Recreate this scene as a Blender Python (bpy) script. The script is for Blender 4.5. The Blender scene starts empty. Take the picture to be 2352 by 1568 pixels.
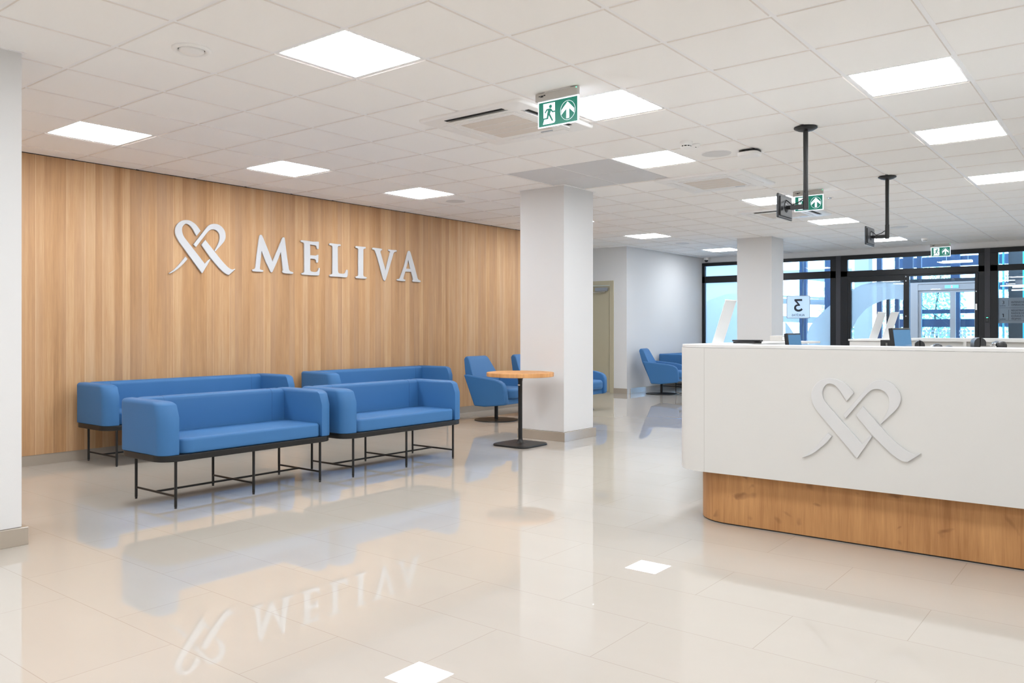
import bpy, bmesh, math, random
from mathutils import Vector, Matrix
PI = math.pi
S = bpy.context.scene
COL = S.collection
random.seed(7)
# ------------------------------------------------------------------ camera, world, exposure
CZ, CE = 1.2067, 2.755                       # camera height, ceiling height
YAW = 0.6643
cd = bpy.data.cameras.new('camera'); cam = bpy.data.objects.new('camera', cd); COL.objects.link(cam)
cam.location = (-2.163, -3.862, CZ)
cam.rotation_euler = (PI/2, 0, YAW - PI/2)
cd.sensor_width = 36.0; cd.lens = 36.0*1863.84/2352; cd.shift_y = (755.7-784)/2352
cd.clip_start = 0.05; cd.clip_end = 200
S.camera = cam
S.view_settings.view_transform = 'Standard'; S.view_settings.look = 'None'
S.view_settings.gamma = 1.0; S.view_settings.exposure = 1.08; S.view_settings.use_curve_mapping = False
w = bpy.data.worlds.new('world'); S.world = w; w.use_nodes = True
bg = w.node_tree.nodes['Background']; bg.inputs[0].default_value = (0.42, 0.68, 1.0, 1); bg.inputs[1].default_value = 6.0
LIGHT = 12.5                                 # radiance of the ceiling panels
S.cycles.max_bounces = 10; S.cycles.diffuse_bounces = 6; S.cycles.glossy_bounces = 5
S.cycles.transparent_max_bounces = 16; S.cycles.transmission_bounces = 6
S.cycles.use_guiding = False; S.cycles.use_denoising = True; S.cycles.use_adaptive_sampling = False
S.cycles.sample_clamp_indirect = 6
S.cycles.caustics_reflective = False; S.cycles.caustics_refractive = False

# ------------------------------------------------------------------ materials
MATS = {}
def mat(name, col=(.8,.8,.8), rough=.5, metal=0.0, spec=.5, emis=None, estr=0.0, bump=0.0, bscale=200, var=0.0, coat=0.0):
    if name in MATS: return MATS[name]
    m = bpy.data.materials.new(name); m.use_nodes = True; nt = m.node_tree; b = nt.nodes['Principled BSDF']
    b.inputs['Base Color'].default_value = (*col, 1); b.inputs['Roughness'].default_value = rough
    b.inputs['Metallic'].default_value = metal; b.inputs['Specular IOR Level'].default_value = spec
    b.inputs['Coat Weight'].default_value = coat
    if emis: b.inputs['Emission Color'].default_value = (*emis, 1); b.inputs['Emission Strength'].default_value = estr
    if bump or var:
        tc = nt.nodes.new('ShaderNodeTexCoord'); n = nt.nodes.new('ShaderNodeTexNoise'); n.inputs['Scale'].default_value = bscale
        n.inputs['Detail'].default_value = 3
        nt.links.new(tc.outputs['Object'], n.inputs['Vector'])
        if bump:
            bp = nt.nodes.new('ShaderNodeBump'); bp.inputs['Strength'].default_value = bump; bp.inputs['Distance'].default_value = .002
            nt.links.new(n.outputs['Fac'], bp.inputs['Height']); nt.links.new(bp.outputs[0], b.inputs['Normal'])
        if var:
            n2 = nt.nodes.new('ShaderNodeTexNoise'); n2.inputs['Scale'].default_value = 2.5
            nt.links.new(tc.outputs['Object'], n2.inputs['Vector'])
            mx = nt.nodes.new('ShaderNodeMix'); mx.data_type = 'RGBA'
            mx.inputs[6].default_value = (*[c*(1-var) for c in col], 1); mx.inputs[7].default_value = (*[min(1,c*(1+var)) for c in col], 1)
            nt.links.new(n2.outputs['Fac'], mx.inputs[0]); nt.links.new(mx.outputs[2], b.inputs['Base Color'])
    MATS[name] = m; return m

def N(nt, t, **k):
    n = nt.nodes.new(t)
    for a, v in k.items(): setattr(n, a, v)
    return n
def math_n(nt, op, a, b=None, c=None):
    n = N(nt, 'ShaderNodeMath', operation=op)
    for i, v in enumerate((a, b, c)):
        if v is None: continue
        if isinstance(v, (int, float)): n.inputs[i].default_value = v
        else: nt.links.new(v, n.inputs[i])
    return n.outputs[0]
def mixc(nt, f, a, b, mode='MIX'):
    n = N(nt, 'ShaderNodeMix', data_type='RGBA', blend_type=mode)
    for i, v in ((0, f), (6, a), (7, b)):
        if isinstance(v, (int, float)): n.inputs[i].default_value = v
        elif isinstance(v, tuple): n.inputs[i].default_value = (*v, 1)
        else: nt.links.new(v, n.inputs[i])
    return n.outputs[2]

def wood_panels():
    """vertical oak strips of about 87 mm, each with its own tone, grain and a light edge line"""
    m = bpy.data.materials.new('oak_wall_laminate'); m.use_nodes = True; nt = m.node_tree; b = nt.nodes['Principled BSDF']
    tc = N(nt, 'ShaderNodeTexCoord'); sp = N(nt, 'ShaderNodeSeparateXYZ'); nt.links.new(tc.outputs['Object'], sp.inputs[0])
    x, z = sp.outputs[0], sp.outputs[2]
    u = math_n(nt, 'DIVIDE', x, .0875)
    uw = math_n(nt, 'ADD', u, math_n(nt, 'MULTIPLY', math_n(nt, 'SINE', math_n(nt, 'MULTIPLY', u, 2.3)), .16))
    cell = math_n(nt, 'FLOOR', uw); fr = math_n(nt, 'FRACT', uw)
    wn = N(nt, 'ShaderNodeTexWhiteNoise', noise_dimensions='1D'); nt.links.new(cell, wn.inputs['W'])
    def nz(sx, sz, det, off=0.0):
        cb = N(nt, 'ShaderNodeCombineXYZ')
        nt.links.new(math_n(nt, 'MULTIPLY', x, sx), cb.inputs[0]); nt.links.new(math_n(nt, 'MULTIPLY', z, sz), cb.inputs[1])
        nt.links.new(math_n(nt, 'ADD', math_n(nt, 'MULTIPLY', cell, 3.7), off), cb.inputs[2])
        n = N(nt, 'ShaderNodeTexNoise'); n.inputs['Scale'].default_value = 1; n.inputs['Detail'].default_value = det
        nt.links.new(cb.outputs[0], n.inputs['Vector']); return n.outputs['Fac']
    big, mid, fine = nz(9, .9, 2), nz(45, .7, 3, 5.), nz(300, 7, 4, 9.)
    t = math_n(nt, 'ADD', math_n(nt, 'MULTIPLY', wn.outputs['Value'], .36), math_n(nt, 'MULTIPLY', big, .62))
    t = math_n(nt, 'ADD', t, math_n(nt, 'MULTIPLY', mid, .50))
    t = math_n(nt, 'ADD', t, math_n(nt, 'MULTIPLY', fine, .52))
    t = math_n(nt, 'SUBTRACT', t, .51)
    cr = N(nt, 'ShaderNodeValToRGB'); e = cr.color_ramp.elements
    e[0].position = .12; e[0].color = (.37, .195, .085, 1); e[1].position = .9; e[1].color = (.70, .47, .265, 1)
    k = cr.color_ramp.elements.new(.5); k.color = (.55, .312, .142, 1)
    nt.links.new(t, cr.inputs[0])
    # greyer patches
    g = mixc(nt, math_n(nt, 'MULTIPLY', math_n(nt, 'POWER', nz(5, .5, 1, 21.), 2.0), .8), cr.outputs[0], (.52, .36, .245))
    edge = math_n(nt, 'MULTIPLY', math_n(nt, 'LESS_THAN', fr, .035), math_n(nt, 'GREATER_THAN', wn.outputs['Value'], .58))
    nt.links.new(mixc(nt, math_n(nt, 'MULTIPLY', edge, .55), g, (.84, .64, .41)), b.inputs['Base Color'])
    b.inputs['Roughness'].default_value = .55; b.inputs['Specular IOR Level'].default_value = .3
    return m

def oak_knotty(name='oak_desk_laminate', dark=1.0):
    m = bpy.data.materials.new(name); m.use_nodes = True; nt = m.node_tree; b = nt.nodes['Principled BSDF']
    tc = N(nt, 'ShaderNodeTexCoord')
    def nz(sx, sz, det, dist=0.):
        mp = N(nt, 'ShaderNodeMapping'); mp.inputs['Scale'].default_value = (sx, sx, sz)
        nt.links.new(tc.outputs['Object'], mp.inputs[0])
        n = N(nt, 'ShaderNodeTexNoise'); n.inputs['Scale'].default_value = 1; n.inputs['Detail'].default_value = det; n.inputs['Distortion'].default_value = dist
        nt.links.new(mp.outputs[0], n.inputs['Vector']); return n.outputs['Fac']
    a, c, f, kn = nz(6, 1.8, 3, .4), nz(34, 1.5, 4, .6), nz(260, 9, 2), nz(7, 9, 2, .5)
    t = math_n(nt, 'ADD', math_n(nt, 'MULTIPLY', a, .5), math_n(nt, 'MULTIPLY', c, .4))
    t = math_n(nt, 'ADD', t, math_n(nt, 'MULTIPLY', f, .22))
    cr = N(nt, 'ShaderNodeValToRGB'); e = cr.color_ramp.elements
    e[0].position = .36; e[0].color = (.33*dark, .145*dark, .050*dark, 1); e[1].position = .74; e[1].color = (.60*dark, .32*dark, .130*dark, 1)
    nt.links.new(t, cr.inputs[0])
    kf = N(nt, 'ShaderNodeMapRange'); kf.inputs[1].default_value = .66; kf.inputs[2].default_value = .76
    nt.links.new(kn, kf.inputs[0])
    nt.links.new(mixc(nt, math_n(nt, 'MULTIPLY', kf.outputs[0], .7), cr.outputs[0], (.20, .085, .035)), b.inputs['Base Color'])
    b.inputs['Roughness'].default_value = .5; b.inputs['Specular IOR Level'].default_value = .35
    return m

def floor_tiles():
    m = bpy.data.materials.new('polished_beige_tile'); m.use_nodes = True; nt = m.node_tree; b = nt.nodes['Principled BSDF']
    tc = N(nt, 'ShaderNodeTexCoord'); sp = N(nt, 'ShaderNodeSeparateXYZ'); nt.links.new(tc.outputs['Object'], sp.inputs[0])
    cb = N(nt, 'ShaderNodeCombineXYZ')
    nt.links.new(math_n(nt, 'ADD', sp.outputs[1], 2.245+8.85), cb.inputs[0])
    nt.links.new(math_n(nt, 'ADD', sp.outputs[0], .075+8.86), cb.inputs[1])
    br = N(nt, 'ShaderNodeTexBrick'); br.offset = .5; br.offset_frequency = 2; br.squash = 1
    nt.links.new(cb.outputs[0], br.inputs['Vector'])
    br.inputs['Scale'].default_value = 1; br.inputs['Brick Width'].default_value = .885; br.inputs['Row Height'].default_value = .443
    br.inputs['Mortar Size'].default_value = .0016; br.inputs['Mortar Smooth'].default_value = 0.1
    br.inputs['Color1'].default_value = (.495, .452, .402, 1); br.inputs['Color2'].default_value = (.48, .436, .385, 1)
    br.inputs['Mortar'].default_value = (.38, .33, .28, 1)
    n = N(nt, 'ShaderNodeTexNoise'); n.inputs['Scale'].default_value = 1.6; n.inputs['Detail'].default_value = 4; n.inputs['Distortion'].default_value = .8
    mp = N(nt, 'ShaderNodeMapping'); mp.inputs['Scale'].default_value = (2.5, .8, 1); nt.links.new(tc.outputs['Object'], mp.inputs[0]); nt.links.new(mp.outputs[0], n.inputs['Vector'])
    c = mixc(nt, math_n(nt, 'MULTIPLY', n.outputs['Fac'], .30), br.outputs['Color'], (.565, .525, .475))
    nt.links.new(c, b.inputs['Base Color'])
    b.inputs['Roughness'].default_value = .0; b.inputs['Specular IOR Level'].default_value = .85
    return m

def glass_mat(name, tint, spec=.9):
    m = bpy.data.materials.new(name); m.use_nodes = True; nt = m.node_tree; nt.nodes.clear()
    o = N(nt, 'ShaderNodeOutputMaterial'); t = N(nt, 'ShaderNodeBsdfTransparent'); t.inputs[0].default_value = (*tint, 1)
    g = N(nt, 'ShaderNodeBsdfGlossy'); g.inputs['Roughness'].default_value = .01; g.inputs[0].default_value = (spec, spec, spec, 1)
    f = N(nt, 'ShaderNodeFresnel'); f.inputs[0].default_value = 1.45; mx = N(nt, 'ShaderNodeMixShader')
    nt.links.new(f.outputs[0], mx.inputs[0]); nt.links.new(t.outputs[0], mx.inputs[1]); nt.links.new(g.outputs[0], mx.inputs[2]); nt.links.new(mx.outputs[0], o.inputs[0])
    return m
def film_mat(name, col, alpha):
    m = bpy.data.materials.new(name); m.use_nodes = True; nt = m.node_tree; nt.nodes.clear()
    o = N(nt, 'ShaderNodeOutputMaterial'); t = N(nt, 'ShaderNodeBsdfTransparent')
    d = N(nt, 'ShaderNodeBsdfDiffuse'); d.inputs[0].default_value = (*col, 1)
    tl = N(nt, 'ShaderNodeBsdfTranslucent'); tl.inputs[0].default_value = (*col, 1)
    a = N(nt, 'ShaderNodeMixShader'); a.inputs[0].default_value = .6
    mx = N(nt, 'ShaderNodeMixShader'); mx.inputs[0].default_value = alpha
    nt.links.new(d.outputs[0], a.inputs[1]); nt.links.new(tl.outputs[0], a.inputs[2])
    nt.links.new(t.outputs[0], mx.inputs[1]); nt.links.new(a.outputs[0], mx.inputs[2]); nt.links.new(mx.outputs[0], o.inputs[0])
    return m

M_WOOD = wood_panels(); M_OAK = oak_knotty(); M_TABLE = oak_knotty('oak_table_veneer', 1.3); M_FLOOR = floor_tiles()
M_WALL = mat('white_wall_paint', (.76, .755, .75), .85, spec=.2, bump=.15, bscale=260)
M_COLUMN = mat('white_column_paint', (.71, .71, .71), .8, spec=.2, bump=.12, bscale=260)
M_TILE = mat('mineral_ceiling_tile', (.96, .95, .935), .95, spec=.1, bump=.25, bscale=420)
M_GRID = mat('ceiling_grid_white', (.92, .92, .93), .5)
M_PERF = mat('perforated_grey_metal', (.66, .665, .68), .55, spec=.3)
M_BASE = mat('beige_tile_skirting', (.40, .345, .285), .12, spec=.5, var=.05)
M_WHITE = mat('white_lacquer', (.66, .655, .635), .42, spec=.4)
M_WHITETOP = mat('white_worktop', (.74, .74, .73), .35, spec=.4)
M_LOGO = mat('pale_grey_acrylic', (.62, .628, .645), .5, spec=.3)
M_LOGO2 = mat('pale_grey_relief', (.64, .643, .648), .5, spec=.3)
M_BLUE = mat('blue_vinyl_upholstery', (.046, .162, .372), .52, spec=.3, bump=.12, bscale=500)
M_BLUE2 = mat('blue_seam', (.035, .11, .27), .6)
M_BLACK = mat('black_powder_coat', (.012, .012, .012), .42, spec=.4)
M_BLACKM = mat('black_plastic', (.018, .018, .019), .4)
M_LEATHER = mat('dark_grey_leather', (.028, .028, .030), .38, spec=.55, bump=.5, bscale=40)
M_CHROME = mat('chrome', (.85, .85, .86), .08, metal=1)
M_STEEL = mat('brushed_steel', (.50, .54, .60), .30, metal=.85, bump=.1, bscale=90)
M_FRAME = mat('black_window_aluminium', (.010, .011, .013), .45, spec=.4)
M_POST = mat('dark_grey_mullion_cover', (.045, .045, .052), .5, spec=.35)
M_DOORB = mat('olive_beige_door', (.50, .45, .32), .5)
M_PLASTIC = mat('white_plastic', (.90, .895, .885), .4)
M_BEIGEP = mat('beige_grille', (.74, .68, .62), .6, bump=.4, bscale=350)
M_DARKSLOT = mat('dark_slot', (.01, .01, .01), .8)
M_SPK = mat('speaker_mesh', (.74, .74, .74), .7, bump=.5, bscale=500)
M_GREEN = mat('exit_green', (.003, .13, .085), .35, emis=(.003, .22, .15), estr=.25)
M_EXITW = mat('exit_white', (.85, .85, .9), .4, emis=(.80, .86, 1.0), estr=.62)
M_HOUS = mat('exit_housing_grey', (.52, .50, .47), .45)
M_TXT = mat('sign_text_dark', (.02, .022, .03), .6)
M_LED = mat('green_led', (0, .5, .2), .4, emis=(.05, 1, .4), estr=4)
M_LEDR = mat('red_led', (.5, 0, 0), .4, emis=(1, .12, .15), estr=2.2)
M_DIFF = mat('light_diffuser', (.9, .9, .9), .5, emis=(.955, 1.0, 1.045), estr=LIGHT)
M_GLASS = glass_mat('window_glass', (.88, .93, .97))
M_GLASS2 = glass_mat('lift_glass', (.72, .92, .97))
M_FILM = film_mat('frosted_film', (.66, .64, .62), .86)
M_FILM_L = film_mat('light_frosted_film', (.66, .66, .66), .35)
M_SIGNP = film_mat('sign_plate_film', (.92, .92, .92), .92)
M_DIRP = film_mat('directory_plate_film', (.46, .49, .51), .90)
M_NAVY = mat('blue_grey_steel', (.008, .032, .075), .5)
M_LSTEEL = mat('pale_steel_beam', (.42, .44, .46), .5)
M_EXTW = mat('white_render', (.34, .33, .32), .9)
M_SCREEN = mat('monitor_screen', (.02, .03, .04), .08, spec=.8, emis=(.10, .27, .50), estr=.35)  # glow also stands in for the window reflection on the left desk monitor
M_LIFT = mat('lift_steel', (.36, .26, .215), .4, metal=.3, bump=.1, bscale=90)
M_EDGE = mat('tile_edge', (.84, .80, .76), .9)
M_LEAF = mat('leaves', (.40, .48, .36), .7, spec=.2)
M_BARK = mat('bark', (.10, .08, .06), .9)
M_GROUND = mat('outdoor_asphalt', (.18, .18, .18), .9)

# ------------------------------------------------------------------ mesh helpers
def link(name, me, m, parent=None, smooth=False, bevel=0, bseg=2, sub=0):
    o = bpy.data.objects.new(name, me); COL.objects.link(o)
    if m is not None: me.materials.append(m)
    if smooth:
        for p in me.polygons: p.use_smooth = True
    if parent: o.parent = parent
    if bevel:
        b = o.modifiers.new('bevel', 'BEVEL'); b.width = bevel; b.segments = bseg; b.limit_method = 'ANGLE'; b.angle_limit = .6; b.harden_normals = False
    if sub:
        s = o.modifiers.new('sub', 'SUBSURF'); s.levels = sub; s.render_levels = sub
    return o
class MB:
    def __init__(s): s.b = bmesh.new()
    def box(s, x0, x1, y0, y1, z0, z1, mat4=None):
        v = [s.b.verts.new((x, y, z)) for z in (z0, z1) for x, y in ((x0, y0), (x1, y0), (x1, y1), (x0, y1))]
        if mat4:
            for q in v: q.co = mat4 @ q.co
        for f in ((3, 2, 1, 0), (4, 5, 6, 7), (0, 1, 5, 4), (1, 2, 6, 5), (2, 3, 7, 6), (3, 0, 4, 7)): s.b.faces.new([v[i] for i in f])
        return s
    def loft(s, rings, cap0=True, cap1=True, closed=True):
        R = [[s.b.verts.new(p) for p in r] for r in rings]; n = len(R[0])
        for a, b in zip(R[:-1], R[1:]):
            for i in range(n if closed else n-1): s.b.faces.new((a[i], a[(i+1) % n], b[(i+1) % n], b[i]))
        if cap0: s.b.faces.new(list(reversed(R[0])))
        if cap1: s.b.faces.new(R[-1])
        return s
    def prism(s, poly, z0, z1): return s.loft([[(x, y, z0) for x, y in poly], [(x, y, z1) for x, y in poly]])
    def tube(s, p0, p1, r, n=12, r1=None):
        p0, p1 = Vector(p0), Vector(p1); d = (p1-p0).normalized(); r1 = r if r1 is None else r1
        a = d.orthogonal().normalized(); b = d.cross(a)
        return s.loft([[p+(a*math.cos(2*PI*i/n)+b*math.sin(2*PI*i/n))*q for i in range(n)] for p, q in ((p0, r), (p1, r1))])
    def path(s, P, r, n=8):
        for a, b in zip(P[:-1], P[1:]): s.tube(a, b, r, n)
        return s
    def lathe(s, prof, cx=0, cy=0, n=40):
        rings = [[(cx+r*math.cos(2*PI*i/n), cy+r*math.sin(2*PI*i/n), z) for i in range(n)] for r, z in prof]
        return s.loft(rings)
    def quad(s, P): s.b.faces.new([s.b.verts.new(p) for p in P]); return s
    def build(s, name, m, parent=None, smooth=False, **k):
        bmesh.ops.recalc_face_normals(s.b, faces=s.b.faces)
        me = bpy.data.meshes.new(name); s.b.to_mesh(me); s.b.free()
        o = link(name, me, m, parent, smooth, **k)
        return o
def auto_smooth(o, ang=.7):
    me = o.data
    for p in me.polygons: p.use_smooth = True
    me.set_sharp_from_angle(angle=ang)
    return o
def rrect(x0, x1, y0, y1, r, n=8):
    """corner radii in the order (x0,y0), (x1,y0), (x1,y1), (x0,y1)"""
    if isinstance(r, (int, float)): r = (r,)*4
    P = []
    for (cx, cy, sx, sy, a0), q in zip(((x0, y0, 1, 1, PI), (x1, y0, -1, 1, 1.5*PI), (x1, y1, -1, -1, 0), (x0, y1, 1, -1, .5*PI)), r):
        if q < .008: P.append((cx, cy)); continue
        for i in range(n+1):
            a = a0+i*PI/2/n; P.append((cx+sx*q+q*math.cos(a), cy+sy*q+q*math.sin(a)))
    return P
def inset(P, d):
    n = len(P); out = []
    for i in range(n):
        a, b, c = Vector(P[i-1]), Vector(P[i]), Vector(P[(i+1) % n])
        n1 = Vector((-(b-a).y, (b-a).x)); n2 = Vector((-(c-b).y, (c-b).x))
        nn = n1.normalized()+n2.normalized() if n1.length > 1e-9 and n2.length > 1e-9 else (n1 if n1.length > n2.length else n2)
        nn = nn.normalized(); u1 = n1.normalized() if n1.length > 1e-9 else nn; q = d/max(.5, nn.dot(u1)); out.append((b.x+nn.x*q, b.y+nn.y*q))
    return out
def pillow(name, P, z0, z1, r, m, parent, rb=.006, crown=0.0, fz=None, steps=7):
    """solid over plan outline P (counter-clockwise) with its top edge rounded by r and its bottom edge by rb"""
    rings = []
    def ring(d, z): rings.append([(x, y, z) for x, y in inset(P, d)] if not fz else [fz(x, y, z) for x, y in inset(P, d)])
    for i in range(4):
        a = PI/2*i/3; ring(rb*(1-math.sin(a)), z0+rb*(1-math.cos(a)))
    for k in range(1, 4): ring(0, z0+rb+(z1-r-z0-rb)*k/4)
    for i in range(steps+1):
        a = PI/2*i/steps; ring(r*(1-math.cos(a)), z1-r+r*math.sin(a))
    o = MB().loft(rings).build(name, m, parent)
    return auto_smooth(o, .9)
def flat_shape(name, polys, th, m, parent=None, bevel=0.0, mat4=None):
    """polys: list of outlines (holes allowed) in the xy plane, solid of thickness th centred on it"""
    c = bpy.data.curves.new(name, 'CURVE'); c.dimensions = '2D'; c.fill_mode = 'BOTH'; c.extrude = th/2-bevel; c.bevel_depth = bevel; c.bevel_resolution = 1
    if bevel: c.offset = -bevel
    for P in polys:
        sp = c.splines.new('POLY'); sp.points.add(len(P)-1)
        for q, (x, y) in zip(sp.points, P): q.co = (x, y, 0, 1)
        sp.use_cyclic_u = True
    o = bpy.data.objects.new(name, c); COL.objects.link(o)
    return curve_to_mesh(o, name, m, parent, mat4)
def curve_to_mesh(o, name, m, parent, mat4):
    dg = bpy.context.evaluated_depsgraph_get(); dg.update()
    me = bpy.data.meshes.new_from_object(o.evaluated_get(dg)); me.name = name
    c = o.data; bpy.data.objects.remove(o); bpy.data.curves.remove(c)
    if mat4: me.transform(mat4)
    me.materials.clear()
    return link(name, me, m, parent)
def text(name, s, size, m, parent, mat4, th=.001, align='LEFT'):
    c = bpy.data.curves.new(name, 'FONT'); c.body = s; c.size = size; c.extrude = th; c.align_x = align; c.resolution_u = 3
    o = bpy.data.objects.new(name, c); COL.objects.link(o)
    return curve_to_mesh(o, name, m, parent, mat4)
def tag(o, label=None, cat=None, group=None, kind=None):
    for k, v in (('label', label), ('category', cat), ('group', group), ('kind', kind)):
        if v: o[k] = v
    return o
def thing(name, loc, label, cat, rz=0, group=None, kind=None):
    o = bpy.data.objects.new(name, None); COL.objects.link(o); o.location = loc; o.rotation_euler = (0, 0, rz); o.empty_display_size = .1
    return tag(o, label, cat, group, kind)
def structure(name, mb, m, **k): return tag(mb.build(name, m, **k), kind='structure')
def copy_tree(o, parent=None):
    c = o.copy(); COL.objects.link(c); c.parent = parent
    for ch in [q for q in bpy.data.objects if q.parent == o]: copy_tree(ch, c)
    return c
def basis(o, ux, uy, uz):
    m = Matrix.Identity(4)
    for i, v in enumerate((ux, uy, uz)):
        for j in range(3): m[j][i] = v[j]
    for j in range(3): m[j][3] = o[j]
    return m
# plane frames: local x,y -> world;  Y-plane (x,z) facing -y ; X-plane given as (y,z) facing -x
def planeY(Y): return basis((0, Y, 0), (1, 0, 0), (0, 0, 1), (0, -1, 0))
def planeX(X): return basis((X, 0, 0), (0, 1, 0), (0, 0, 1), (1, 0, 0))
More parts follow.
